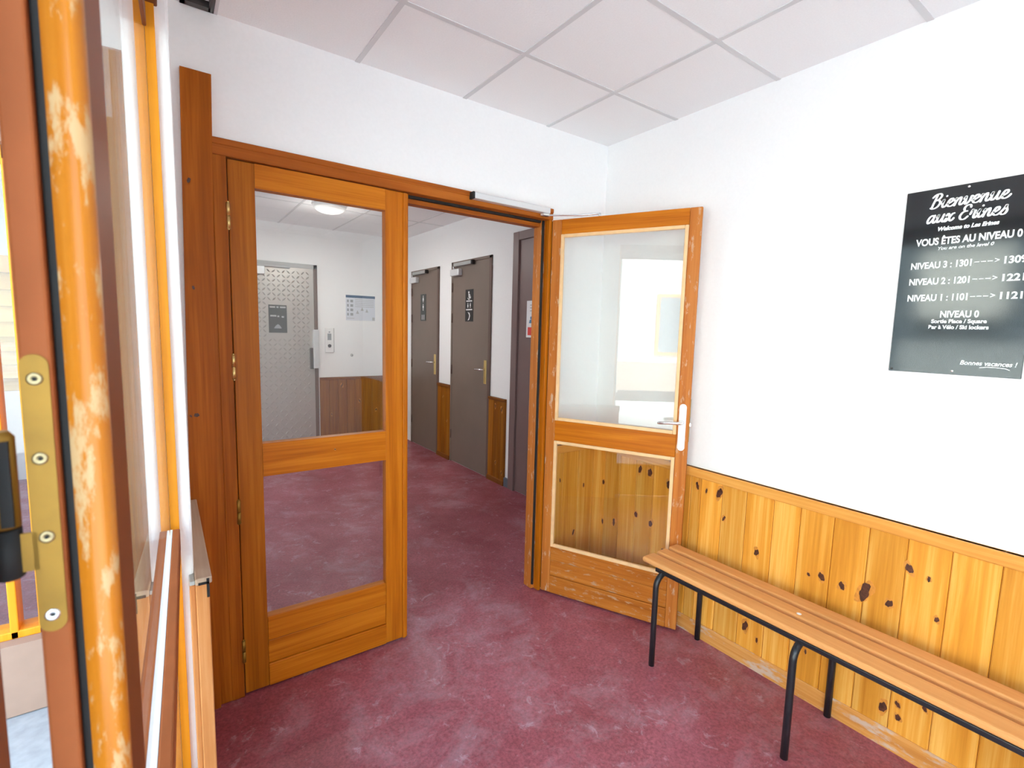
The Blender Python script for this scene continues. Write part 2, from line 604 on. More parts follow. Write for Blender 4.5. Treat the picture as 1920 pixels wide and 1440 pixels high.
# ceilings
def ceiling(name, x0, x1, y0, y1, z, gx, gy, label, skip=None):
    mb = MB()
    xs = sorted(x for x in gx if x0 < x < x1)
    ys = sorted(y for y in gy if y0 < y < y1)
    cx_ = [x0] + xs + [x1]
    cy_ = [y0] + ys + [y1]
    for i in range(len(cx_) - 1):
        for j in range(len(cy_) - 1):
            if skip and skip(0.5 * (cx_[i] + cx_[i + 1]), 0.5 * (cy_[j] + cy_[j + 1])):
                continue
            mb.box((cx_[i], cy_[j], z), (cx_[i + 1], cy_[j + 1], z + 0.02), M_CEIL)
    if skip:
        mb.box((x0, -0.467, z), (-2.048, y1, z + 0.02), M_CEIL)
    mb.box((x0, y0, z + 0.35), (x1, y1, z + 0.40), M_ROOF)
    o = mb.build(name)
    tag(o, label, 'ceiling', kind='structure')
    g = MB()
    for x in xs:
        g.box((x - 0.010, y0, z - 0.003), (x + 0.010, y1, z + 0.001), M_TBAR)
    for y in ys:
        g.box((x0, y - 0.010, z - 0.0025), (x1, y + 0.010, z + 0.001), M_TBAR)
    g.build('ceiling_grid', o)
    return o


ceiling('ceiling', -2.30, 0.0, -4.3, 0.0, H, [-0.449 - 0.5 * k for k in range(4)], [-0.467 - 0.5 * k for k in range(8)],
        'white tiled suspended ceiling over the entrance lobby',
        skip=lambda x, y: x < -1.949 and y > -0.467)
ceiling('ceiling_corridor', -4.0, XR, 0.1, YB, HC, [0.21 - 0.61 * k for k in range(8)], [0.6 + 1.21 * k for k in range(3)],
        'grey tiled ceiling of the corridor beyond the glazed doors')
# ceiling vent in the corner cell
v = empty('ceiling_vent', (-2.0, -0.24, H), label='small dark-framed vent in the lobby ceiling above the tall wooden board', cat='vent')
m_ = MB()
for a, b in (((-2.048, -0.030, H - 0.004), (-1.960, -0.003, H + 0.1)), ((-2.048, -0.465, H - 0.004), (-1.960, -0.435, H + 0.1)),
             ((-2.048, -0.465, H - 0.004), (-2.034, -0.003, H + 0.1)), ((-1.966, -0.465, H - 0.004), (-1.950, -0.003, H + 0.1))):
    m_.box(a, b, M_DGREY)
m_.build('vent_frame', v)
m_ = MB()
m_.box((-2.036, -0.44, H + 0.03), (-1.965, -0.025, H + 0.05), M_GREYP)
for k in range(9):
    yy = -0.42 + k * 0.045
    m_.box((-2.035, yy, H + 0.008), (-1.965, yy + 0.012, H + 0.03), M_WPLAST)
m_.build('vent_grille', v)

# walls
def wall(name, boxes, label, mat=M_WALL):
    mb = MB()
    for a, b in boxes:
        mb.box(a, b, mat)
    return tag(mb.build(name), label, 'wall', kind='structure')


OPX0, OPX1, OPZ = -1.975, -0.405, 2.150   # opening that holds the glazed doors
wall('wall_back', [((-2.30, 0.0, 0), (OPX0, 0.10, HC + 0.05)), ((OPX1, 0.0, 0), (XR, 0.10, HC + 0.05)),
                   ((OPX0, 0.0, OPZ), (OPX1, 0.10, HC + 0.05))],
     'white painted wall around and above the glazed double doors')
wall('wall_right', [((0.0, -4.4, 0), (0.12, 0.0, H + 0.05))], 'white painted wall above the knotty pine panelling and bench')
lw = MB()
lw.box((-2.30, JY + 0.012, 0), (XL, 0.0, H + 0.05), M_WALL, bev=0.006)
lw.box((-2.30, -4.4, 2.27), (XL, JY + 0.012, H + 0.05), M_WALL)
lw.box((-2.30, -4.4, 0), (XL, -3.75, 2.27), M_WALL)
tag(lw.build('wall_left'), 'white wall end beside the entrance, left of the tall wooden board', 'wall', kind='structure')
wall('wall_front', [((-2.30, -4.4, 0), (-2.24, -4.25, H + 0.05)), ((-1.28, -4.4, 0), (0.12, -4.25, H + 0.05)),
                    ((-2.24, -4.4, 0), (-1.28, -4.25, 0.15)), ((-2.24, -4.4, 2.45), (-1.28, -4.25, H + 0.05))],
     'white lobby wall with an added window, behind the viewer')
wall('wall_corridor_right', [((XR, 0.0, 0), (XR + 0.12, 1.55, 0.0)), ((XR, 0.0, 0), (XR + 0.12, YB, HC + 0.05))],
     'white corridor wall holding the row of taupe doors')
wall('wall_corridor_back', [((-4.1, YB, 0), (XR + 0.12, YB + 0.12, HC + 0.05))], 'white far wall of the corridor around the metal lift door')
wall('wall_corridor_left', [((-4.15, 0.35, 0), (-4.0, 1.2, HC + 0.05)), ((-4.15, 3.4, 0), (-4.0, YB, HC + 0.05)),
                            ((-4.15, 1.2, 0), (-4.0, 3.4, 0.45)), ((-4.15, 1.2, 2.35), (-4.0, 3.4, HC + 0.05))],
     'corridor end wall with a wide window, out of sight')
wf = MB()
wf.box((-2.42, 0.0, 0), (-2.30, 0.5, HC + 0.05), M_PINK)
for a, b in (((-4.15, 0.35, 0), (-3.30, 0.5, HC + 0.05)), ((-2.55, 0.35, 0), (-2.42, 0.5, HC + 0.05)),
             ((-3.30, 0.35, 0), (-2.55, 0.5, 0.28)), ((-3.30, 0.35, 2.1), (-2.55, 0.5, HC + 0.05))):
    wf.box(a, b, M_PINK)
wf.box((-4.15, 0.5, 0), (-2.30, 0.512, 0.19), M_PINK)
tag(wf.build('wall_corridor_front'), 'pinkish outside wall glimpsed past the hinge of the entrance door', 'wall', kind='structure')

# roof slab: keeps the sun off the lobby and shades the pavement in front
rf = MB()
rf.box((-2.45, -4.9, HC + 0.42), (1.2, 4.8, HC + 0.60), M_ROOF)
rf.box((-4.4, 0.35, HC + 0.42), (-2.45, 4.8, HC + 0.60), M_ROOF)
tag(rf.build('roof'), 'flat grey roof slab over the building', 'roof', kind='structure')


# ------------------------------------------------------------------ windows that let the daylight in
def window(name, label, boxes, pane, mat):
    e = empty(name, pane[0], label=label, cat='window', kind='structure')
    mb = MB()
    for a, b in boxes:
        mb.box(a, b, mat, bev=0.004)
    mb.build('window_frame', e)
    mb = MB()
    mb.box(pane[0], pane[1], M_GLASS)
    mb.build('pane', e)


window('window_1', 'orange wooden window in the pinkish outside wall beyond the door hinge',
       [((-3.30, 0.40, 0.28), (-3.24, 0.49, 2.1)), ((-2.66, 0.40, 0.28), (-2.635, 0.49, 2.1)), ((-2.58, 0.40, 0.28), (-2.55, 0.49, 2.1)),
        ((-3.30, 0.40, 0.28), (-2.55, 0.49, 0.31)), ((-3.30, 0.40, 2.05), (-2.55, 0.49, 2.1))],
       ((-3.26, 0.44, 0.3), (-2.56, 0.446, 2.07)), M_ORANGE)
window('added_window_2', 'unseen front window added to light the back wall, behind the viewer',  # unseen window added to let sky light reach the back wall
       [((-2.24, -4.36, 0.15), (-2.19, -4.28, 2.45)), ((-1.33, -4.36, 0.15), (-1.28, -4.28, 2.45)), ((-2.24, -4.36, 0.15), (-1.28, -4.28, 0.21)),
        ((-2.24, -4.36, 2.39), (-1.28, -4.28, 2.45))],
       ((-2.2, -4.325, 0.2), (-1.32, -4.319, 2.4)), M_ORANGE)
window('window_3', 'wide corridor window out of sight to the left',
       [((-4.12, 1.2, 0.45), (-4.03, 1.27, 2.35)), ((-4.12, 3.33, 0.45), (-4.03, 3.4, 2.35)), ((-4.12, 1.2, 0.45), (-4.03, 3.4, 0.52)),
        ((-4.12, 1.2, 2.28), (-4.03, 3.4, 2.35)), ((-4.12, 2.26, 0.52), (-4.03, 2.34, 2.28))],
       ((-4.08, 1.25, 0.5), (-4.074, 3.35, 2.3)), M_ORANGE)


# ------------------------------------------------------------------ pine panelling
def knot(mb, along, z, r, plane, face, sgn, stretch=1.5, halo=True):
    """irregular knot ellipse just proud of the board face"""
    for rr, mat, d in (((r * 1.45, M_HALO, 0.0004),) if halo else ()) + ((r, M_KNOT, 0.0008),):
        pts = []
        n = 18
        ph = rng.random() * 6.28
        tilt = rng.uniform(-0.35, 0.35)
        for k in range(n):
            t = 2 * math.pi * k / n
            q = rr * (1 + 0.22 * math.sin(2 * t + ph) + 0.12 * math.sin(5 * t + 2 * ph))
            a, b = q * math.cos(t) * 0.8, q * math.sin(t) * stretch
            a, b = a * math.cos(tilt) - b * math.sin(tilt), a * math.sin(tilt) + b * math.cos(tilt)
            pts.append((face + sgn * d, along + a, z + b) if plane == 'x' else (along + a, face + sgn * d, z + b))
        if (plane == 'x') == (sgn > 0):
            pass
        f = mb.poly(pts, mat)
        f.normal_update()
        nv = Vector((sgn, 0, 0)) if plane == 'x' else Vector((0, sgn, 0))
        if f.normal.dot(nv) < 0:
            f.normal_flip()


def panelling(name, label, plane, face, sgn, joints, z0, z1, knots, m_board, m_cap, m_skirt, thick=0.0196, cap_h=0.045, skirt=0.075, group=None):
    """tongue and groove boards with a cap rail and skirting; plane 'x' or 'y', front at face, facing sgn"""
    back = face - sgn * thick

    def P(d, a, z):
        return (d, a, z) if plane == 'x' else (a, d, z)
    lo, hi = min(joints), max(joints)
    e = empty(name, P(back, (lo + hi) / 2, 0), label=label, cat='wall panelling', kind='structure', group=group)
    mb = MB()
    js = sorted(joints)
    for a, b in zip(js, js[1:]):
        tint = rng.uniform(-0.5, 0.5)
        g, c = 0.0007, 0.0035
        # v-jointed board: chamfered front arrises
        prof = [(back, a + g), (face - sgn * c, a + g), (face, a + g + c), (face, b - g - c), (face - sgn * c, b - g), (back, b - g)]
        if plane == 'x':
            mb.prism(prof, 'z', z0, z1, m_board, tint)
        else:
            mb.prism([(q, d) for d, q in prof], 'z', z0, z1, m_board, tint)
    for (a, z, r) in knots:
        knot(mb, a, z, r, plane, face, sgn)
    mb.build('boards', e)
    mb = MB()
    f2 = face + sgn * 0.010
    mb.box(P(back, lo, z1 - cap_h), P(f2, hi, z1), m_cap, bev=0.004)
    mb.build('cap_rail', e)
    mb = MB()
    f3 = face + sgn * 0.008
    prof = [(back, 0), (f3, 0), (f3, skirt * 0.8), (face + sgn * 0.003, skirt), (back, skirt)]
    if plane == 'x':
        mb.prism(prof, 'y', lo, hi, m_skirt)
    else:
        mb.prism(prof, 'x', lo, hi, m_skirt)
    mb.build('skirting', e)
    return e


J = [-0.001, -0.115, -0.232, -0.349, -0.466, -0.583, -0.696, -0.751, -0.864, -0.982, -1.104, -1.214, -1.338, -1.457, -1.574, -1.694, -1.815]
while J[-1] > -4.2:
    J.append(J[-1] - rng.uniform(0.115, 0.123))
KN = [(-0.733, 0.762, .011), (-0.783, 0.749, .007), (-0.851, 0.758, .016), (-0.882, 0.644, .008), (-1.047, 0.542, .011), (-1.265, 0.535, .006), (-1.313, 0.546, .012),
      (-1.386, 0.541, .011), (-1.462, 0.552, .022), (-1.54, 0.543, .011), (-1.586, 0.697, .012), (-1.642, 0.682, .006), (-1.675, 0.551, .007),
      (-1.022, 0.181, .015), (-1.08, 0.143, .007), (-1.556, 0.146, .014), (-1.598, 0.184, .008), (-1.603, 0.136, .009), (-1.673, 0.218, .007), (-1.281, 0.205, .006),
      (-0.107, 0.61, .010), (-0.376, 0.755, .014), (-0.443, 0.753, .016), (-0.564, 0.72, .013), (-0.113, 0.368, .009), (-0.203, 0.394, .013), (-0.363, 0.493, .012),
      (-0.465, 0.474, .013), (-0.55, 0.35, .010), (-1.93, 0.3, .011), (-2.1, 0.6, .012), (-2.6, 0.5, .014), (-3.1, 0.4, .012)]
panelling('trim_1', 'knotty golden pine panelling along the right wall behind the bench', 'x', -0.020, -1, J, 0.0, 0.848, KN, M_PINE, M_PINE_CAP, M_SKIRT)
panelling('trim_2', 'short pine panelling on the back wall behind the open door', 'y', -0.020, -1, [-0.022 - 0.0615 * k * 2 for k in range(4)], 0.0, 0.848,
          [(-0.10, 0.58, .008), (-0.17, 0.30, .010), (-0.29, 0.64, .007)], M_PINE, M_PINE_CAPX, M_SKIRTX)
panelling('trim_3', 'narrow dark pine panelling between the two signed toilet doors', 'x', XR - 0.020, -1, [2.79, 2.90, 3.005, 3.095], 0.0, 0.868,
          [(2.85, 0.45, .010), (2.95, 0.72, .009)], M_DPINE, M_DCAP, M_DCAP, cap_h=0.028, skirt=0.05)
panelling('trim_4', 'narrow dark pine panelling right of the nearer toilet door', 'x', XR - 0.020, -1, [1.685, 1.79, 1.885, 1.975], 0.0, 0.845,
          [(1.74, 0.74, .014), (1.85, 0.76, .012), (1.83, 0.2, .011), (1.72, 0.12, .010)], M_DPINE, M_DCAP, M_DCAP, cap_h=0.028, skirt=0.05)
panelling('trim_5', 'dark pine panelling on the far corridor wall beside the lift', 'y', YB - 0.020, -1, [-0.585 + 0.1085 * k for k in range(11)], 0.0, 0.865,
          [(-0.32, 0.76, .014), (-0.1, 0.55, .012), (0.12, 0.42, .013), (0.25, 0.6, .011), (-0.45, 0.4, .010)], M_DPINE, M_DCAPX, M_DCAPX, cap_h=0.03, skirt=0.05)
# left wall panelling, seen end-on beside the entrance
lp = empty('trim_6', (-2.08, -0.35, 0), label='low panelling on the left wall seen end-on below the tall wooden board', cat='wall panelling', kind='structure')
mb = MB()
mb.box((-2.112, -0.69, 0.0), (-2.100, -0.02, 0.835), M_MOULD, bev=0.002)
mb.box((-2.100, -0.695, 0.0), (-2.070, -0.02, 0.835), M_MOULD, bev=0.003)
mb.build('boards', lp)
mb = MB()
mb.box((-2.100, -0.698, 0.835), (-2.064, -0.02, 0.853), M_CAPWOOD, bev=0.003)
mb.box((-2.112, -0.690, 0.835), (-2.100, -0.02, 0.846), M_GREYP, bev=0.002)
mb.build('cap_rail', lp)
mb = MB()
mb.box((-2.076, -0.7005, 0.800), (-2.070, -0.694, 0.850), M_GASKET)
mb.box((-2.094, -0.7005, 0.836), (-2.070, -0.694, 0.842), M_GASKET)
mb.build('corner_bracket', lp)
# little grey plinth at the corridor wall end
bx('baseboard_corridor', (XR - 0.02, 1.605, 0), (XR, 1.682, 0.085), plain('slate_grey_paint', (0.10, 0.12, 0.15), 0.5))
tag(bpy.data.objects['baseboard_corridor'], 'short slate grey plinth right of the narrow dark pine panelling', 'baseboard', kind='structure')

# ------------------------------------------------------------------ tall board and door frame
mb = MB()
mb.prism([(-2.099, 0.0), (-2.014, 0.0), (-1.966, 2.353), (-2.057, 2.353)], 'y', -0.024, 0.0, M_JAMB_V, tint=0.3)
for z, r, q in ((1.985, .0075, -2.045), (1.62, .006, -2.045), (1.165, .0085, -2.052), (1.163, .0045, -2.070)):
    knot(mb, q, z, r, 'y', -0.024, -1, stretch=1.0, halo=False)
tag(mb.build('trim_7'), 'tall knotty brown board left of the glazed doors, rising above the frame', 'trim board', kind='structure')

fr = empty('trim_8', (-1.19, 0.04, 0), label='brown wooden frame around the glazed double doors', cat='door frame', kind='structure')
mb = MB()
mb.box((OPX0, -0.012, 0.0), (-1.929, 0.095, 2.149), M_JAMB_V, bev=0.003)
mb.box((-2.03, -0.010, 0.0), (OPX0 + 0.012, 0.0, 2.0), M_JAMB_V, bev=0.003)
mb.build('jamb', fr)
mb = MB()
mb.box((-0.447, 0.028, 0.0), (-0.405, 0.095, 2.1), M_WORN_V, bev=0.003)
mb.box((-0.424, -0.012, 0.0), (-0.405, 0.028, 2.1), M_DOOR_V, bev=0.002)
mb.build('jamb', fr)
mb = MB()
mb.box((OPX0 + 0.001, -0.016, 2.092), (-0.403, 0.095, 2.150), M_HEAD_H, bev=0.003)
mb.box((OPX0 + 0.001, -0.020, 2.128), (-0.403, 0.0, 2.151), M_HEAD_H, bev=0.004)
mb.box((-1.235, 0.045, 2.060), (-0.447, 0.095, 2.093), M_HEAD_H, bev=0.003)
mb.build('head', fr)
mb = MB()
mb.box((-1.232, 0.030, 2.080), (-0.450, 0.046, 2.093), M_GASKET)
mb.box((-0.446, 0.016, 0.03), (-0.437, 0.028, 2.09), M_GASKET)
mb.build('seal', fr)


# ------------------------------------------------------------------ glazed leaves
def hinge(name, x, y, z, h, parent, local, mat=M_BRASS2, r=0.0065):
    mb = MB()
    mb.tube([(x, y, z - h / 2), (x, y, z - 0.001)], r, mat, 12)
    mb.tube([(x, y, z + 0.001), (x, y, z + h / 2)], r, mat, 12)
    mb.tube([(x, y, z + h / 2), (x, y, z + h / 2 + 0.006)], [r * 0.8, r * 0.3], mat, 12)
    mb.tube([(x, y, z - h / 2 - 0.006), (x, y, z - h / 2)], [r * 0.3, r * 0.8], mat, 12)
    mb.box((x - 0.0015, y, z - h / 2), (x + 0.0015, y + 0.02, z + h / 2), mat)
    return mb.build(name, parent, local)


# door_1: fixed leaf, closed, left
L0, L1, YF, YK = -1.926, -1.236, -0.006, 0.036
d1 = empty('door_1', ((L0 + L1) / 2, 0.015, 0.006), label='closed glazed leaf of the double doors, beside the tall brown board', cat='door', kind='structure')
GX0, GX1 = -1.838, -1.335
mb = MB(); mb.box((L0, YF, 0.008), (GX0, YK, 2.088), M_DOOR_V, tint=-0.75, bev=0.003); mb.build('stile', d1)  # shade at the left end put into this stile's wood tint
mb = MB(); mb.box((GX1, YF, 0.008), (L1 - 0.016, YK, 2.088), M_DOOR_V, bev=0.003)
mb.box((L1 - 0.020, YF - 0.010, 0.008), (L1 - 0.002, YK + 0.006, 2.086), M_DOOR_V, bev=0.004)
mb.box((L1 - 0.012, YF - 0.002, 0.008), (L1 + 0.006, YK - 0.008, 2.086), M_DOOR_V, bev=0.003)
mb.build('stile', d1)
mb = MB(); mb.box((GX0, YF, 2.000), (GX1, YK, 2.088), M_DOOR_H); mb.build('top_rail', d1)
mb = MB(); mb.box((GX0, YF, 0.898), (GX1, YK, 1.031), M_DOOR_H)
knot(mb, -1.56, 0.975, .004, 'y', YF, -1, stretch=0.8)
mb.build('middle_rail', d1)
mb = MB()
for z0, z1, dy in ((0.205, 0.308, 0.0), (0.105, 0.203, 0.003), (0.008, 0.103, -0.004)):
    mb.box((GX0, YF + dy, z0), (GX1, YK, z1), M_DOOR_H, tint=rng.uniform(-.4, .2), bev=0.003)
mb.build('bottom_rail', d1)
mb = MB(); mb.box((GX0 - 0.004, 0.014, 1.028), (GX1 + 0.004, 0.019, 2.004), M_GLASS); mb.build('pane', d1)
mb = MB(); mb.box((GX0 - 0.004, 0.014, 0.304), (GX1 + 0.004, 0.019, 0.902), M_GLASS); mb.build('pane', d1)
for z in (1.887, 1.335, 0.772, 0.195):
    hinge('hinge', L0 - 0.002, -0.012, z, 0.092, d1, False, M_BRASS2 if z > 1 else M_BRASS)

# door_2: open leaf swung into the lobby
HX, HY = -0.418, -0.014
ang = math.atan2(-0.9005, 0.4348)
d2 = empty('door_2', (HX, HY, 0.0), ang, label='open glazed door leaf with a white lever handle plate, in front of the bench end', cat='door', kind='structure')
W2, T2 = 0.768, 0.040
G0, G1 = 0.064, 0.712      # outer edges of the glazing beads
Z0, Z1, Z2, Z3 = 0.285, 0.898, 1.012, 2.012


def lb(name, a, b, mat, bev=0.003, parent=d2):
    mb = MB(); mb.box(a, b, mat, bev=bev); return mb.build(name, parent, True)


mb = MB()
mb.box((0.010, 0.0, 0.010), (G0, T2, 2.090), M_WORN_V, bev=0.003)
mb.box((-0.002, 0.016, 0.012), (0.012, T2 - 0.004, 2.088), M_GASKET)
mb.build('stile', d2, True)
mb = MB()
mb.box((G1, 0.0, 0.010), (W2, T2 * 0.55, 2.090), M_WORN_V, bev=0.004)
mb.box((G1, T2 * 0.55, 0.010), (W2 - 0.013, T2, 2.090), M_WORN_V, bev=0.003)
mb.build('stile', d2, True)
lb('top_rail', (G0, 0.0, Z3), (G1, T2, 2.090), M_WORN_H if False else M_DOOR_H)
lb('middle_rail', (G0, 0.0, Z1), (G1, T2, Z2), M_DOOR_H)
mb = MB()
for z0, z1, dy in ((0.205, Z0, 0.0), (0.112, 0.203, 0.0025), (0.010, 0.110, -0.002)):
    mb.box((G0, dy, z0), (G1, T2, z1), M_WORN_H, tint=rng.uniform(-.3, .3), bev=0.003)
mb.build('bottom_rail', d2, True)
BW = 0.017
for (z0, z1) in ((Z2, Z3), (Z0, Z1)):
    mb = MB()
    mb.box((G0, -0.006, z0), (G0 + BW, 0.012, z1), M_BEAD, bev=0.003)
    mb.box((G1 - BW, -0.006, z0), (G1, 0.012, z1), M_BEAD, bev=0.003)
    mb.box((G0 + BW, -0.006, z0), (G1 - BW, 0.012, z0 + BW), M_BEAD, bev=0.003)
    mb.box((G0 + BW, -0.006, z1 - BW), (G1 - BW, 0.012, z1), M_BEAD, bev=0.003)
    b_o = mb.build('glazing_bead', d2, True)
    b_o['label'] = 'pale bare pine glazing bead'
    mb = MB()
    mb.box((G0 + 0.004, 0.013, z0 + 0.004), (G1 - 0.004, 0.018, z1 - 0.004), M_GLASS)
    mb.build('pane', d2, True)
for z in (1.835, 1.315, 0.76):
    hinge('hinge', -0.008, 0.004, z, 0.095, d2, True, M_BRASS)
# lever handle on its plate
mb = MB()
pz0, pz1, px = 0.936, 1.166, 0.738
pw = 0.0165
prof = [(px - pw, pz0 + 0.012)] + [(px - pw * math.cos(t), pz1 - pw + pw * math.sin(t)) for t in [k * math.pi / 10 for k in range(11)]]
prof += [(px + pw, pz0 + 0.012)] + [(px + pw * math.cos(t), pz0 + pw - pw * math.sin(t)) for t in [k * math.pi / 10 for k in range(1, 10)]]
mb.prism(prof, 'y', -0.007, 0.0005, M_WPLAST)
hp = mb.build('handle_plate', d2, True)
hp['label'] = 'white handle plate'
mb = MB()
hz = 1.076
mb.tube([(px, -0.006, hz), (px, -0.022, hz)], 0.0095, M_STEEL, 16)
mb.tube([(px, -0.020, hz), (px, -0.036, hz), (px - 0.006, -0.046, hz), (px - 0.02, -0.050, hz), (px - 0.06, -0.051, hz - 0.002), (px - 0.098, -0.050, hz - 0.006), (px - 0.108, -0.048, hz - 0.008)],
        [0.008, 0.008, 0.0082, 0.0082, 0.0078, 0.0078, 0.005], M_STEEL, 14)
lv = mb.build('lever', hp, True)
mb = MB()
mb.box((W2 - 0.0005, 0.004, 0.98), (W2 + 0.0015, 0.019, 1.19), M_BRASS)
mb.box((W2, 0.007, 1.055), (W2 + 0.009, 0.017, 1.075), M_STEEL, bev=0.002)
mb.build('lock_plate', d2, True)

# door closer on the head, arm reaching the open leaf
dc = empty('door_closer', (-0.68, -0.04, 2.113), label='long silver door closer on the frame head above the open leaf', cat='door closer')
mb = MB(); mb.box((-0.915, -0.052, 2.113), (-0.452, -0.016, 2.143), M_ALU, bev=0.004); mb.build('body', dc)
mb = MB(); mb.box((-0.925, -0.053, 2.112), (-0.914, -0.016, 2.144), M_GASKET, bev=0.002); mb.build('end_cap', dc)
mb = MB()
mb.tube([(-0.470, -0.040, 2.113), (-0.470, -0.040, 2.100)], 0.013, M_ALU, 16)
mb.box((-0.500, -0.052, 2.100), (-0.452, -0.026, 2.110), M_ALU, bev=0.002)
mb.tube([(-0.470, -0.040, 2.104), (-0.33, -0.16, 2.106), (-0.285, -0.245, 2.106)], 0.0045, M_STEEL, 10)
mb.tube([(-0.285, -0.245, 2.108), (-0.285, -0.245, 2.086)], 0.006, M_STEEL, 10)
mb.build('arm', dc)

# ------------------------------------------------------------------ bench
bn = empty('bench', (-0.23, -1.7, 0.0), label='long slatted wooden bench on black tube legs along the pine panelling', cat='bench')
YN0, YN1 = -0.690, -2.69
for (x0, x1) in ((-0.356, -0.276), (-0.252, -0.189), (-0.165, -0.098)):
    mb = MB()
    mb.box((x0, YN1, 0.443), (x1, YN0, 0.467), M_SLAT, tint=rng.uniform(-.15, .15), bev=0.008, seg=3)
    mb.build('slat', bn)
mb = MB(); mb.lathe([(0.009, 0), (0.006, 0.001), (0.002, 0.0014)], (-0.232, -1.33, 0.467), M_WFRAME, 12)
mb.build('paint_fleck', bn)['label'] = 'white paint fleck'
for x in (-0.345, -0.125):
    mb = MB()
    mb.box((x - 0.010, YN1 + 0.04, 0.424), (x + 0.010, YN0 - 0.075, 0.443), M_BLACK, bev=0.003)
    mb.build('rail', bn)
for y in (-0.800, -1.388, -1.985, -2.575):
    for x, dx in ((-0.388, 1), (-0.040, -1)):
        mb = MB()
        R_ = 0.055
        zt = 0.425
        pts = [(x, y, 0.0), (x, y, 0.2), (x, y, zt - R_)]
        for k in range(1, 7):
            t = k / 6 * math.pi / 2
            pts.append((x + dx * R_ * (1 - math.cos(t)), y, zt - R_ + R_ * math.sin(t)))
        pts.append((-0.214, y, zt))
        mb.tube(pts, 0.0128, M_BLACK, 16)
        mb.build('leg', bn)

# ------------------------------------------------------------------ welcome sign
SY0, SY1, SZ0, SZ1 = -1.457, -1.795, 1.390, 2.006
sg = empty('sign', (0.0, (SY0 + SY1) / 2, SZ0), label='glossy black welcome sign with white writing on the right wall', cat='sign')
SX = -0.006
mb = MB(); mb.box((SX, SY1, SZ0), (-0.0005, SY0, SZ1), M_SIGN, bev=0.001, seg=1); mb.build('panel', sg)
RT, UP = (0, -1, 0), (0, 0, 1)


def sgn_text(mb, body, yc, z, h, width, shear=0.0, bold=0.0, align='CENTER'):
    text_mesh(mb, body, h / 0.72, M_LETTER, RT, UP, (SX - 0.0008, yc, z), width, shear, bold, align)


GLY = {
 'i': ([[(0, .5), (.14, .97), (.13, .4), (.24, .04), (.42, .1), (.58, .36)], [(.27, 1.34), (.29, 1.40)]], .50),
 'e': ([[(0, .32), (.22, .42), (.46, .66), (.42, .94), (.22, .92), (.08, .5), (.16, .12), (.40, .02), (.62, .16), (.76, .42)]], .66),
 'n': ([[(0, .62), (.12, .95), (.14, .6), (.10, .02)], [(.12, .40), (.28, .80), (.46, .96), (.52, .7), (.50, .25), (.60, .03), (.76, .12), (.88, .40)]], .80),
 'v': ([[(0, .66), (.12, .97), (.17, .55), (.20, .10), (.34, .04), (.54, .40), (.58, .92), (.70, .86), (.84, .80)]], .74),
 'u': ([[(0, .62), (.12, .97), (.10, .45), (.18, .06), (.36, .10), (.54, .50), (.60, .97)], [(.60, .97), (.56, .40), (.66, .04), (.82, .12), (.94, .40)]], .86),
 'a': ([[(.52, .80), (.34, .98), (.12, .75), (.04, .30), (.16, .02), (.36, .18), (.54, .60), (.58, .97)], [(.58, .97), (.54, .40), (.64, .03), (.80, .12), (.90, .36)]], .84),
 'x': ([[(0, .72), (.14, .97), (.28, .70), (.40, .25), (.54, .02), (.72, .18), (.78, .34)], [(.68, .94), (.50, .84), (.24, .20), (.06, .0), (-.04, .12)]], .78),
 'r': ([[(0, .52), (.12, 1.06), (.20, .90), (.38, .92), (.36, .50), (.38, .12), (.52, .03), (.68, .28)]], .62),
 's': ([[(0, .20), (.22, .66), (.34, 1.08), (.40, .78), (.52, .42), (.44, .08), (.22, .0), (.04, .14)]], .60),
 'B': ([[(.22, 1.72), (.18, 1.2), (.10, .5), (.08, .02)], [(-.14, 1.40), (.08, 1.72), (.44, 1.80), (.64, 1.52), (.50, 1.12), (.22, .98)], [(.22, .98), (.56, .94), (.70, .58), (.54, .14), (.20, -.02), (-.04, .10)]], .86),
 'E': ([[(.70, 1.40), (.58, 1.70), (.26, 1.66), (.14, 1.32), (.28, 1.02), (.48, .98)], [(.48, .98), (.14, .88), (-.02, .44), (.14, .06), (.46, .02), (.70, .32)]], .86),
 ' ': ([], .55),
}


def catmull(p, n=7):
    if len(p) < 3:
        return [p[0], p[-1]]
    q = [p[0]] + list(p) + [p[-1]]
    out = []
    for i in range(1, len(q) - 2):
        for k in range(n):
            t = k / n
            r = []
            for c in range(2):
                a0, a1, a2, a3 = q[i - 1][c], q[i][c], q[i + 1][c], q[i + 2][c]
                r.append(0.5 * (2 * a1 + (a2 - a0) * t + (2 * a0 - 5 * a1 + 4 * a2 - a3) * t * t + (3 * a1 - a0 - 3 * a2 + a3) * t ** 3))
            out.append(tuple(r))
    out.append(p[-1])
    return out


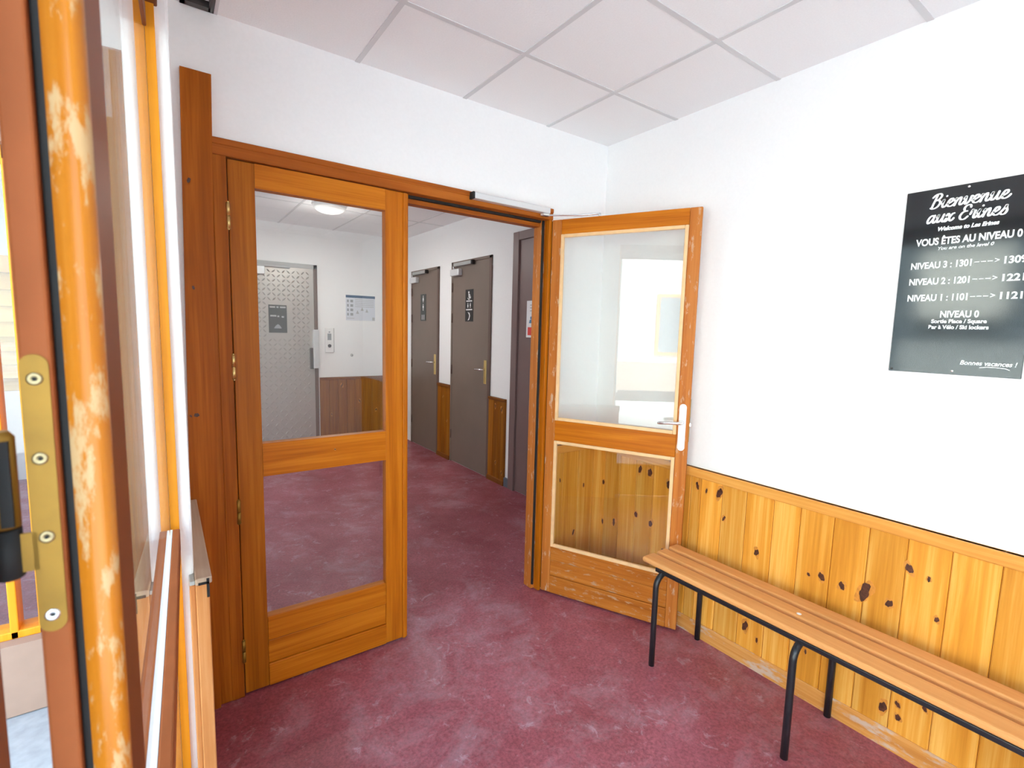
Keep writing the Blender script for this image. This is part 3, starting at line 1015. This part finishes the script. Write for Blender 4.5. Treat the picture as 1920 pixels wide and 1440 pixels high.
def script(mb, word, y_left, z_base, width, xh, slant=0.22, rise=0.0):
    tot = sum(GLY[c][1] for c in word)
    ux = width / tot
    layer = 0
    cur = 0.0
    wpen = 0.20 * xh

    def put(X, Z):
        return Vector((SX - 0.0009 - 0.00002 * layer, y_left - X, z_base + Z + rise * X))
    for c in word:
        strokes, adv = GLY[c]
        for st in strokes:
            layer += 1
            pts = [((cur + x) * ux + z * xh * slant, z * xh) for x, z in catmull(st)]
            n = len(pts)
            L, R = [], []
            for i, (x, z) in enumerate(pts):
                x0, z0 = pts[max(i - 1, 0)]; x1, z1 = pts[min(i + 1, n - 1)]
                d = Vector((x1 - x0, z1 - z0)); d = d.normalized() if d.length else Vector((1, 0))
                s_ = wpen * (0.36 + 0.26 * abs(d.y))      # broad-nib: uprights heavier
                L.append(mb.bm.verts.new(put(x - d.y * s_, z + d.x * s_)))
                R.append(mb.bm.verts.new(put(x + d.y * s_, z - d.x * s_)))
            fs = [mb.bm.faces.new((L[i], L[i + 1], R[i + 1], R[i])) for i in range(n - 1)]
            mb.faces(fs, M_LETTER)
            for (x, z) in (pts[0], pts[-1]):
                layer += 1
                mb.faces([mb.bm.faces.new([mb.bm.verts.new(put(x + wpen * .5 * math.cos(t * math.pi / 5), z + wpen * .5 * math.sin(t * math.pi / 5))) for t in range(10)])], M_LETTER)
        cur += adv


YC = -1.625
mb = MB()
script(mb, 'Bienvenue', -1.526, 1.9415, 0.188, 0.0255)
mb.build('lettering', sg)
mb = MB()
script(mb, 'aux Erines', -1.519, 1.894, 0.196, 0.0255)
mb.build('lettering', sg)
mb = MB(); sgn_text(mb, 'Welcome to Les Erines', YC, 1.866, 0.0125, 0.150, 0.25, 0.001); mb.build('lettering', sg)
mb = MB(); sgn_text(mb, 'VOUS \u00caTES AU NIVEAU 0', -1.627, 1.8215, 0.0225, 0.260, 0, 0.0012); mb.build('lettering', sg)
mb = MB(); sgn_text(mb, 'You are on the level 0', YC, 1.803, 0.0105, 0.138, 0.25, 0.0004); mb.build('lettering', sg)
for z, a, b in ((1.744, 'NIVEAU 3 : 1301', '1309'), (1.690, 'NIVEAU 2 : 1201', '1221'), (1.635, 'NIVEAU 1 : 1101', '1121')):
    mb = MB()
    sgn_text(mb, a, -1.489, z, 0.0215, 0.158, 0, 0.0010, 'LEFT')
    sgn_text(mb, b, -1.719, z, 0.0215, 0.050, 0, 0.0010, 'LEFT')
    X_ = SX - 0.0008
    for k in range(3):
        y0 = -1.654 - k * 0.0155
        mb.poly([(X_, y0, z + 0.009), (X_, y0, z + 0.0115), (X_, y0 - 0.0125, z + 0.0115), (X_, y0 - 0.0125, z + 0.009)], M_LETTER)
    sgn_text(mb, '>', -1.701, z + 0.0035, 0.017, 0.011, 0, 0.0004, 'LEFT')
    mb.build('lettering', sg)
mb = MB(); sgn_text(mb, 'NIVEAU 0', -1.632, 1.579, 0.0215, 0.097, 0, 0.0010); mb.build('lettering', sg)
mb = MB(); sgn_text(mb, 'Sortie Place / Square', -1.632, 1.560, 0.0125, 0.139, 0, 0.0007)
sgn_text(mb, 'Bar \u00e0 V\u00e9lo / Ski lockers', -1.632, 1.5405, 0.0125, 0.151, 0, 0.0007); mb.build('lettering', sg)
mb = MB(); sgn_text(mb, 'Bonnes vacances !', -1.715, 1.425, 0.0145, 0.134, 0.25, 0.0004)
pts = [(0, 0), (.25, .003), (.55, .003), (.85, .001), (1, -.003)]
for (a, b), (c, d) in zip(pts, pts[1:]):
    y0, y1 = -1.698 - a * 0.07, -1.698 - c * 0.07
    mb.poly([(SX - .0008, y0, 1.4165 + b), (SX - .0008, y0, 1.4185 + b), (SX - .0008, y1, 1.4185 + d), (SX - .0008, y1, 1.4165 + d)], M_LETTER)
mb.build('lettering', sg)
for y, z, m in ((-1.619, 1.996, M_STEEL), (-1.632, 1.402, M_STEEL), (-1.466, 1.398, M_DGREY)):
    mb = MB(); mb.lathe([(0.0040, 0.0), (0.0040, -0.0015), (0.0025, -0.0025)], (SX, y, z), m, 16, 'x'); mb.build('screw', sg)


# ------------------------------------------------------------------ corridor doors
def corridor_door(name, y0, y1, zt, label, group, pict):
    d = empty(name, (XR, (y0 + y1) / 2, 0), label=label, cat='door', kind='structure', group=group)
    xf = XR - 0.012
    mb = MB()
    mb.box((xf - 0.004, y0, 0.0), (XR, y0 + 0.040, zt), M_MAUVE_D, bev=0.002)
    mb.box((xf - 0.004, y1 - 0.028, 0.0), (XR, y1, zt), M_MAUVE, bev=0.002)
    mb.box((xf - 0.004, y0, zt - 0.028), (XR, y1, zt), M_MAUVE, bev=0.002)
    mb.build('door_frame', d)
    mb = MB(); mb.box((xf, y0 + 0.041, 0.008), (XR - 0.001, y1 - 0.029, zt - 0.029), M_MAUVE, bev=0.001, seg=1); mb.build('leaf', d)
    for z in (0.32, 1.05, 1.62, 1.95):
        mb = MB(); mb.tube([(xf - 0.006, y1 - 0.030, z - 0.05), (xf - 0.006, y1 - 0.030, z + 0.05)], 0.008, M_MAUVE_D, 10); mb.build('hinge', d)
    # handle
    hy = y0 + 0.085
    mb = MB(); mb.box((xf - 0.007, hy - 0.022, 0.955), (xf + 0.0005, hy + 0.022, 1.195), M_BRASS2, bev=0.004)
    pl = mb.build('handle_plate', d)
    mb = MB()
    mb.tube([(xf - 0.006, hy, 1.10), (xf - 0.045, hy, 1.10), (xf - 0.055, hy + 0.015, 1.10), (xf - 0.056, hy + 0.11, 1.098)], 0.009, M_STEEL, 12)
    mb.build('lever', pl)
    # closer: arm rail on the head, body on the leaf
    mb = MB(); mb.box((xf - 0.035, y1 - 0.48, zt - 0.055), (xf, y1 - 0.10, zt - 0.020), M_GREYP, bev=0.003)
    mb.box((xf - 0.038, y1 - 0.50, zt - 0.058), (xf, y1 - 0.47, zt - 0.018), M_GASKET, bev=0.002)
    cl = mb.build('closer', d)
    mb = MB(); mb.box((xf - 0.05, y1 - 0.235, zt - 0.155), (xf, y1 - 0.045, zt - 0.085), M_ALU, bev=0.008)
    mb.tube([(xf - 0.03, y1 - 0.10, zt - 0.085), (xf - 0.03, y1 - 0.10, zt - 0.05)], 0.01, M_STEEL, 12)
    mb.build('closer_body', cl)
    return xf


xf = corridor_door('door_3', 3.095, 3.87, 2.215, 'farther taupe toilet door with a narrow sign, next to the corridor corner', None, 'a')
corridor_door('door_4', 1.975, 2.79, 2.225, 'nearer taupe toilet door with a three-symbol black sign', None, 'b')


def disc(mb, y, z, r, mat, x, n=18, sy_=1.0):
    f = mb.poly([(x, y + sy_ * r * math.cos(2 * math.pi * k / n), z + r * math.sin(2 * math.pi * k / n)) for k in range(n)], mat)


def rect(mb, y0, y1, z0, z1, mat, x):
    mb.poly([(x, y0, z0), (x, y1, z0), (x, y1, z1), (x, y0, z1)], mat)


def person_pict(mb, y, z, h, x, skirt):
    disc(mb, y, z + h * 0.88, h * 0.10, M_LETTER, x)
    if skirt:
        mb.poly([(x, y - h * .09, z + h * .74), (x, y + h * .09, z + h * .74), (x, y + h * .24, z + h * .28), (x, y - h * .24, z + h * .28)], M_LETTER)
    else:
        mb.poly([(x, y - h * .17, z + h * .74), (x, y + h * .17, z + h * .74), (x, y + h * .17, z + h * .36), (x, y - h * .17, z + h * .36)], M_LETTER)
    rect(mb, y - h * .10, y - h * .02, z, z + h * .36, M_LETTER, x)
    rect(mb, y + h * .02, y + h * .10, z, z + h * .36, M_LETTER, x)


# sign on the farther door
xs_ = xf - 0.003
s3 = empty('sign', (xf, 3.50, 1.60), label='narrow dark sign with a figure symbol on the farther toilet door', cat='sign', group=None)
mb = MB(); mb.box((xs_, 3.435, 1.590), (xf - 0.0002, 3.585, 1.915), M_LDARK); mb.build('plate', s3)
mb = MB()
person_pict(mb, 3.51, 1.815, 0.085, xs_ - 0.0006, True)
mb.build('symbol', s3)
mb = MB()
person_pict(mb, 3.51, 1.715, 0.085, xs_ - 0.0006, False)
mb.build('symbol', s3)
mb = MB()
rect(mb, 3.475, 3.50, 1.605, 1.665, M_LGREY, xs_ - 0.0006)
rect(mb, 3.525, 3.55, 1.605, 1.665, M_LGREY, xs_ - 0.0006)
mb.build('symbol', s3)
s4 = empty('sign', (xf, 2.395, 1.585), label='tall black sign with white symbols on the nearer toilet door', cat='sign')
mb = MB(); mb.box((xs_, 2.315, 1.582), (xf - 0.0002, 2.475, 1.915), M_LBLACK); mb.build('plate', s4)
mb = MB()
xx = xs_ - 0.0006
# wheelchair user
disc(mb, 2.405, 1.885, 0.012, M_LETTER, xx)
mb.poly([(xx, 2.412, 1.872), (xx, 2.396, 1.872), (xx, 2.392, 1.838), (xx, 2.360, 1.838), (xx, 2.360, 1.828), (xx, 2.405, 1.828)], M_LETTER)
for k in range(14):
    t0, t1 = math.radians(100 + k * 17), math.radians(100 + (k + 1) * 17)
    mb.poly([(xx, 2.400 + r * math.cos(t), 1.838 + r * math.sin(t)) for r, t in ((.030, t0), (.030, t1), (.022, t1), (.022, t0))], M_LETTER)
rect(mb, 2.335, 2.455, 1.790, 1.800, M_LETTER, xx)
mb.build('symbol', s4)
mb = MB()
# two small figures
person_pict(mb, 2.42, 1.722, 0.055, xx, True)
person_pict(mb, 2.37, 1.722, 0.055, xx, False)
rect(mb, 2.330, 2.460, 1.700, 1.711, M_LETTER, xx)
mb.build('symbol', s4)
mb = MB()
pts = [(2.425, 1.680), (2.385, 1.672), (2.372, 1.640), (2.392, 1.600), (2.420, 1.592), (2.398, 1.618), (2.390, 1.642), (2.400, 1.662)]
mb.poly([(xx, y, z) for y, z in pts[::-1]], M_LETTER)
mb.build('symbol', s4)

# mauve door at the right end
d5 = empty('door_5', (XR, 1.1, 0), label='plain mauve door half hidden by the door frame on the right', cat='door', kind='structure')
mb = MB()
mb.box((XR - 0.030, 1.515, 0), (XR, 1.602, 2.375), M_MAUVE2, bev=0.004)
mb.box((XR - 0.030, 0.60, 2.300), (XR, 1.515, 2.375), M_MAUVE2, bev=0.004)
mb.box((XR - 0.030, 0.55, 0), (XR, 0.62, 2.375), M_MAUVE2, bev=0.004)
mb.build('door_frame', d5)
mb = MB(); mb.box((XR - 0.012, 0.62, 0.008), (XR - 0.001, 1.512, 2.298), M_MAUVE2); mb.build('leaf', d5)
mb = MB(); mb.box((XR - 0.018, 0.67, 0.95), (XR - 0.011, 0.71, 1.19), M_BRASS2, bev=0.003)
mb.tube([(XR - 0.018, 0.69, 1.1), (XR - 0.06, 0.69, 1.1), (XR - 0.065, 0.80, 1.1)], 0.009, M_STEEL, 10); mb.build('handle', d5)
# notice on it
nt_ = empty('notice', (XR - 0.012, 1.28, 1.44), label='white paper notice with blue figures and a red block on the mauve door', cat='notice')
xn = XR - 0.0135
mb = MB(); mb.box((xn, 1.165, 1.442), (XR - 0.0122, 1.392, 1.762), M_PAPER); mb.build('sheet', nt_)
mb = MB()
xx = xn - 0.0005
rect(mb, 1.19, 1.370, 1.462, 1.532, M_RED, xx)
mb.build('red_block', nt_)['label'] = 'red printed block'
mb = MB()
for y in (1.325, 1.255):
    disc(mb, y, 1.612, 0.014, M_BLUE, xx)
    mb.poly([(xx, y - .03, 1.567), (xx, y + .03, 1.567), (xx, y + .018, 1.597), (xx, y - .018, 1.597)], M_BLUE)
mb.build('blue_figures', nt_)
mb = MB()
mb.bm.free()
for z in (1.72, 1.695, 1.67):
    mb = MB(); rect(mb, 1.20, 1.345, z, z + 0.008, M_LGREY, xx); mb.build('text_line', nt_)

# lift door
d6 = empty('door_6', (-1.12, YB, 0), label='stamped metal lift door at the far end of the corridor', cat='door', kind='structure')
mb = MB()
mb.box((-0.640, YB - 0.020, 0), (-0.597, YB, 2.215), M_MAUVE_D, bev=0.003)
mb.box((-1.70, YB - 0.020, 0), (-1.655, YB, 2.215), M_MAUVE_D, bev=0.003)
mb.box((-1.70, YB - 0.020, 2.165), (-0.597, YB, 2.215), M_GREYP, bev=0.003)
mb.build('door_frame', d6)
mb = MB(); mb.box((-1.655, YB - 0.014, 0.01), (-0.640, YB - 0.001, 2.165), M_PLATE)
nr, nc = 40, 13
for r_ in range(nr):
    for c_ in range(nc):
        x, z = -1.285 + c_ * 0.0525, 0.06 + r_ * 0.0525
        if x > -0.665 or (-1.165 < x < -0.915 and 1.37 < z < 1.76):
            continue
        g = 1 if (r_ + c_) % 2 else -1
        a, b = 0.027, 0.0105
        q = math.radians(45 * g)
        ux_, uz_ = math.cos(q), math.sin(q)
        base = [mb.bm.verts.new((x + ux_ * da - uz_ * db, YB - 0.0142, z + uz_ * da + ux_ * db)) for da, db in ((a, 0), (0, b), (-a, 0), (0, -b))]
        top = [mb.bm.verts.new((x + ux_ * da, YB - 0.0205, z + uz_ * da)) for da in (a * 0.45, -a * 0.45)]
        fs = [mb.bm.faces.new(f) for f in ((base[0], base[1], top[0]), (base[1], top[1], top[0]), (base[1], base[2], top[1]),
                                           (base[2], base[3], top[1]), (base[3], top[0], top[1]), (base[3], base[0], top[0]))]
        mb.faces(fs, M_PLATE)
        bmesh.ops.recalc_face_normals(mb.bm, faces=fs)
mb.build('leaf', d6)
mb = MB(); mb.box((-0.665, YB - 0.075, 0.985), (-0.600, YB - 0.012, 1.450), M_ALU, bev=0.006)
mb.box((-0.698, YB - 0.055, 0.975), (-0.662, YB - 0.013, 1.230), M_DGREY, bev=0.004)
mb.build('handle', d6)
mb = MB(); mb.box((-1.48, YB - 0.06, 2.060), (-1.17, YB - 0.013, 2.150), M_ALU, bev=0.006)
mb.box((-1.30, YB - 0.045, 2.150), (-0.90, YB - 0.02, 2.180), M_GREYP, bev=0.004)
mb.build('closer', d6)
ls = empty('sign', (-1.04, YB - 0.016, 1.40), label='small dark notice plate with pale lines on the metal lift door', cat='sign')
ys_ = YB - 0.0175
mb = MB(); mb.box((-1.137, ys_, 1.405), (-0.943, YB - 0.0142, 1.725), M_LDARK); mb.build('plate', ls)
mb = MB()
yy = ys_ - 0.0006


def rectx(mb, x0, x1, z0, z1, mat, y):
    mb.poly([(x0, y, z0), (x1, y, z0), (x1, y, z1), (x0, y, z1)], mat)


mb.bm.free()
for x0, x1, z in ((-1.125, -1.065, 1.690), (-1.052, -1.030, 1.690), (-1.015, -0.955, 1.690), (-1.12, -1.055, 1.590), (-1.045, -1.025, 1.585), (-1.00, -0.975, 1.580)):
    mb = MB(); rectx(mb, x0, x1, z, z + 0.018, M_LGREY, yy); mb.build('text', ls)
mb = MB()
mb.poly([(-1.085, yy, 1.455), (-1.0, yy, 1.455), (-1.02, yy, 1.49), (-1.042, yy, 1.505), (-1.065, yy, 1.485)], M_GPRINT)
mb.build('emblem', ls)

# call panel, poster, push button
cp = empty('call_panel', (-0.46, YB, 1.18), label='white upright call panel with a black button beside the lift door', cat='control panel')
mb = MB(); mb.box((-0.515, YB - 0.014, 1.175), (-0.412, YB, 1.475), M_WPLAST, bev=0.003)
mb.box((-0.412, YB - 0.010, 1.178), (-0.404, YB, 1.472), M_GREYP); mb.build('plate', cp)
mb = MB(); mb.lathe([(0.020, 0), (0.020, -0.008), (0.012, -0.010)], (-0.463, YB - 0.014, 1.255), M_GASKET, 18, 'y'); mb.build('button', cp)
mb = MB(); mb.box((-0.485, YB - 0.0165, 1.325), (-0.440, YB - 0.0135, 1.405), M_GPRINT, bev=0.001)
mb.lathe([(0.011, 0), (0.011, -0.002)], (-0.463, YB - 0.014, 1.425), M_LGREY, 16, 'y'); mb.build('display', cp)

po = empty('poster', (-0.04, YB, 1.57), label='white information poster with a navy header on the far corridor wall', cat='poster')
yp = YB - 0.003
mb = MB(); mb.box((-0.256, yp, 1.575), (0.117, YB - 0.0002, 1.890), M_PAPERB); mb.build('sheet', po)
mb = MB()
yy = yp - 0.0006
rectx(mb, -0.256, 0.117, 1.858, 1.890, M_NAVY, yy)
mb.build('header', po)['label'] = 'navy header band'
mb = MB()
mb.bm.free()
for k in range(4):
    for x0, x1 in ((-0.24, -0.22), (-0.20, -0.165)):
        mb = MB(); rectx(mb, x0, x1, 1.80 - k * 0.055, 1.832 - k * 0.055, M_GPRINT, yy); mb.build('picture', po)
for x, z in ((-0.11, 1.66), (-0.05, 1.70), (0.01, 1.68)):
    mb = MB(); mb.poly([(x - .02, yy, z), (x + .02, yy, z), (x, yy, z + .045)], M_LGREY); mb.build('drawing', po)
for k in range(5):
    mb = MB(); rectx(mb, -0.14, 0.10, 1.835 - k * 0.022, 1.841 - k * 0.022, M_LGREY, yy); mb.build('text_line', po)
mb = MB(); rectx(mb, -0.245, -0.15, 1.60, 1.606, M_LGREY, yy); mb.build('text_line', po)
mb = MB(); rectx(mb, 0.08, 0.112, 1.58, 1.62, M_LGREY, yy); mb.build('emblem', po)
pb = MB(); pb.lathe([(0.018, 0), (0.018, -0.004), (0.010, -0.012), (0.003, -0.014)], (-0.188, YB, 1.137), M_GREYP, 20, 'y')
tag(pb.build('push_button'), 'small round grey stop on the white wall below the poster', 'button')

# ceiling lamp in the corridor, itself unlit; fill lights added under it
lamp = empty('ceiling_lamp', (-0.775, 2.90, HC), label='round white dome lamp on the corridor ceiling', cat='lamp')
mb = MB(); mb.lathe([(0.150, 0), (0.155, -0.012), (0.150, -0.030), (0.135, -0.034)], (-0.775, 2.90, HC), M_WPLAST, 40); mb.build('base', lamp)
mb = MB()
prof = [(0.138 * math.cos(t), -0.030 - 0.052 * math.sin(t)) for t in [k * math.pi / 18 for k in range(0, 9)]]
mb.lathe(prof, (-0.775, 2.90, HC), plain('opal_glass', (0.85, 0.85, 0.83), 0.3, emit=((1.0, 0.97, 0.92), 0.35)), 40)  # faint glow added to the unlit shade
mb.build('lamp_shade', lamp)
pl_ = bpy.data.lights.new('corridor_fill', 'POINT')
pl_.shadow_soft_size = 0.05
pl_.energy = 4.5
pl_.color = (1.0, 0.96, 0.90)
plo = bpy.data.objects.new('corridor_fill', pl_)
C.objects.link(plo)
plo.parent = lamp
plo.location = (0, 0, -0.30)
dl_ = bpy.data.lights.new('corridor_downfill', 'AREA')
dl_.shape = 'DISK'
dl_.size = 0.26
dl_.energy = 15.0
dl_.color = (1.0, 0.96, 0.90)
dlo = bpy.data.objects.new('corridor_downfill', dl_)
C.objects.link(dlo)
dlo.parent = lamp
dlo.location = (0, 0, -0.095)

# ------------------------------------------------------------------ entrance: jamb and the open leaf beside the camera
ej = empty('trim_9', (-2.14, JY, 0), label='orange and white entrance post at the white wall end', cat='door frame', kind='structure')
y0 = JY
for name, x0, x1, yo, mat, lab in (('post', -2.1455, -2.1265, 0.000, M_ORANGE, None), ('groove', -2.153, -2.1455, 0.006, M_WFRAME, 'off-white groove'),
                                   ('moulding', -2.1565, -2.153, 0.002, M_MOULD, None), ('moulding', -2.1600, -2.1565, 0.005, M_MOULD, None),
                                   ('moulding', -2.164, -2.1600, 0.001, M_MOULD, None), ('bead', -2.186, -2.164, 0.004, M_WFRAME, 'white painted bead')):
    mb = MB()
    mb.box((x0, y0 + yo, 0.0), (x1, y0 + 0.06 if x0 < XL - 0.06 else y0 + 0.012 + 0.02, 2.215), mat, bev=0.0012)
    ob = mb.build(name, ej)
    if lab: ob['label'] = lab
mb = MB(); mb.box((-2.30, -3.75, 2.212), (-2.12, JY + 0.012, 2.27), M_BROWN, bev=0.003); mb.build('head', ej)
mb = MB(); mb.box((-2.212, JY + 0.003, 0.0), (-2.186, JY + 0.03, 2.090), M_TAN_REFL); mb.box((-2.30, JY + 0.003, 0.0), (-2.212, JY + 0.03, 1.946), M_TAN_REFL)  # added blocks, coloured and notched like the tall board's reflection in the glass
mb.build('added_casing', ej)['label'] = 'pale wooden casing'

FX, FY = -2.142, JY - 0.006
NX, NY = -2.1760, -1.66
LL = math.hypot(NX - FX, NY - FY)
ea = math.atan2(NY - FY, NX - FX)
d7 = empty('door_7', (FX, FY, 0.0), ea, label='entrance door leaf with a worn orange edge and brass hinge, nearest the viewer', cat='door', kind='structure')
# local x: away from the post toward the viewer; local y: + into the lobby
ZB, ZT = 0.012, 2.205
S0 = LL - 0.10


def le(name, a, b, mat, bev=0.003, parent=d7):
    mb = MB(); mb.box(a, b, mat, bev=bev); return mb.build(name, parent, True)


le('stile', (S0, -0.0220, ZB), (LL - 0.008, 0.0, ZT), M_BROWN, 0.0015)
# worn rounded lip
mb = MB()
prof = [(LL - 0.012, -0.0222), (LL - 0.002, -0.0222)]
for k in range(0, 9):
    t = k / 8 * math.pi / 2
    prof.append((LL - 0.008 + 0.008 * math.cos(t), -0.008 + 0.008 * math.sin(t)))
prof += [(LL - 0.012, 0.0)]
mb.prism(prof, 'z', ZB, ZT, M_LIP, 0, True)
o = mb.build('edge_lip', d7, True); o['label'] = 'worn orange varnished edge with bare patches'
le('gasket', (S0, -0.0278, ZB), (LL - 0.008, -0.0224, ZT), M_GASKET, 0.001)['label'] = 'black rubber seal'
le('edge_strip', (S0, -0.0447, ZB), (LL, -0.0280, ZT), M_TERRA, 0.002)['label'] = 'terracotta painted edge'
le('far_stile', (0.0, -0.040, ZB), (0.012, -0.010, ZT), M_WFRAME, 0.002)
le('top_rail', (0.0, -0.044, ZT - 0.05), (S0, 0.0, ZT), M_BROWN)
le('bottom_rail', (0.0, -0.044, ZB), (S0, 0.0, 0.30), M_BROWN)
le('middle_rail', (0.0, -0.044, 0.89), (S0, -0.002, 0.965), M_BROWN)
# projecting ledge on the middle rail
mb = MB()
mb.box((0.02, -0.003, 0.960), (LL - 0.012, 0.0013, 0.9875), M_WFRAME)
mb.box((0.02, 0.0013, 0.935), (LL - 0.012, 0.0165, 0.988), M_TERRA, bev=0.0025)
mb.build('ledge', d7, True)
le('pane', (0.002, -0.009, 0.962), (S0 + 0.002, -0.004, ZT - 0.048), M_GLASS_OUT, 0)
le('pane', (0.002, -0.009, 0.298), (S0 + 0.002, -0.004, 0.892), M_GLASS_OUT, 0)
# brass hinge: long plate let into the edge, ear and barrel on the post side
mb = MB()
ph, pc = 0.0074, -0.0372
z0h, z1h = 1.278, 1.474
prof = [(pc + ph * math.cos(t), z1h - ph + ph * math.sin(t)) for t in [k * math.pi / 10 for k in range(11)]]
prof += [(pc - ph * math.cos(t), z0h + ph - ph * math.sin(t)) for t in [k * math.pi / 10 for k in range(11)]]
mb.prism(prof, 'x', LL - 0.001, LL + 0.0013, M_BRASS)
mb.box((LL - 0.001, -0.056, 1.325), (LL + 0.0013, -0.042, 1.352), M_BRASS)
hg = mb.build('hinge', d7, True); hg['label'] = 'long brass hinge plate with rounded ends'
for k, z in enumerate((1.4575, 1.403, 1.3475, 1.2905)):
    mb = MB()
    m = M_STEEL if k == 3 else M_SCREW
    mb.lathe([(0.0044, LL + 0.0009), (0.0044, LL + 0.0018), (0.0035, LL + 0.0023), (0.0020, LL + 0.0023), (0.0008, LL + 0.0015)], (0, pc - 0.0003 * (k % 2), z), m, 20, 'x')
    mb.tube([(LL + 0.0021, pc, z), (LL + 0.0026, pc, z)], 0.0012, M_GASKET, 8)
    mb.build('screw', hg, True)
mb = MB()
bc = -0.0575
mb.tube([(LL - 0.002, bc, 1.321), (LL - 0.002, bc, 1.3225), (LL - 0.002, bc, 1.3560)], [0.006, 0.0078, 0.0078], M_GASKET, 20)
mb.tube([(LL - 0.002, bc, 1.3575), (LL - 0.002, bc, 1.419), (LL - 0.002, bc, 1.423)], [0.0078, 0.0078, 0.005], M_BRASS, 20)
mb.box((LL + 0.0030, bc - 0.0005, 1.359), (LL + 0.0062, bc + 0.0058, 1.417), M_GASKET)
mb.build('hinge_barrel', hg, True)
# brown post that carries the hinge
mb = MB(); mb.box((-2.32, -1.70, 0.0), (-2.2425, -1.650, 2.21), M_BROWN, bev=0.002)
tag(mb.build('trim_10'), 'brown entrance post at the far left edge, carrying the brass hinge', 'door post', kind='structure')

# ------------------------------------------------------------------ outdoors
mb = MB(); mb.box((-5.2, -40, -0.30), (-2.30, 0.5, -0.005), M_ASPH)
mb.box((-5.2, 0.5, -0.30), (-4.15, 30, -0.005), M_ASPH)
mb.box((-2.30, -40, -0.30), (30, -4.4, -0.005), M_ASPH)
mb.box((-40, -40, -0.30), (-5.2, 30, -0.005), M_CONC)
tag(mb.build('ground'), 'pale asphalt forecourt outside the entrance', 'ground', kind='structure')
# planked sun screen over the orange window
sc_ = empty('sunscreen', (-2.9, 0.6, 1.2), label='sloping yellow plank screen outside, past the top of the brass hinge', cat='sun screen')
for k in range(9):
    mb = MB()
    y = 0.53 + k * 0.055
    z = 1.70 - k * 0.062
    mb.box((-3.4, y, z - 0.033), (-2.52, y + 0.050, z + 0.031), M_SLATW, tint=rng.uniform(-.3, .3), bev=0.003)
    if k < 9:
        mb.build('plank', sc_)

# building across the forecourt
bo = empty('building', (-13.0, -1.0, 0.0), label='cream house across the forecourt, mirrored in the open door glass', cat='building')
mb = MB(); mb.box((-18, -9.0, 0), (-11.0, -2.05, 6.2), M_FACADE); mb.build('wall', bo)
bo2 = empty('building', (-14.0, 2.0, 0.0), label='dark slate-clad house across the forecourt, mirrored in the black sign', cat='building')
mb = MB(); mb.box((-18, -2.03, 0), (-11.6, 8.0, 5.6), M_SLATE); mb.build('wall', bo2)
mb = MB(); mb.box((-11.8, 0.20, 2.0), (-11.2, 1.60, 3.4), M_FACADE); mb.build('reflector_bay', bo2)  # unseen pale block added to give the sign its bright reflection
mb = MB(); mb.box((-11.8, -0.6, 0.0), (-11.4, 1.9, 1.5), M_FACADE2); mb.build('plinth', bo2)
mb = MB(); mb.prism([(-18.6, 5.6), (-10.9, 5.6), (-14.5, 7.6)], 'y', -2.03, 8.4, M_ROOF); mb.build('roof', bo2)
mb = MB(); mb.prism([(-18.6, 6.2), (-10.3, 6.2), (-14.3, 8.6)], 'y', -9.5, -2.06, M_ROOF); mb.build('roof', bo)
for y in (-3.6, -6.4):
    wfm = MB()
    wfm.box((-11.02, y - 0.55, 0.95), (-10.94, y + 0.55, 2.55), M_ORANGE)
    f = wfm.build('window', bo)
    mb = MB(); mb.box((-10.945, y - 0.47, 1.03), (-10.93, y + 0.47, 2.47), M_DGLASS); mb.build('pane', f)
mb = MB(); mb.box((-11.02, -9.0, 0), (-10.9, -2.05, 0.75), M_PINK); mb.build('plinth', bo)
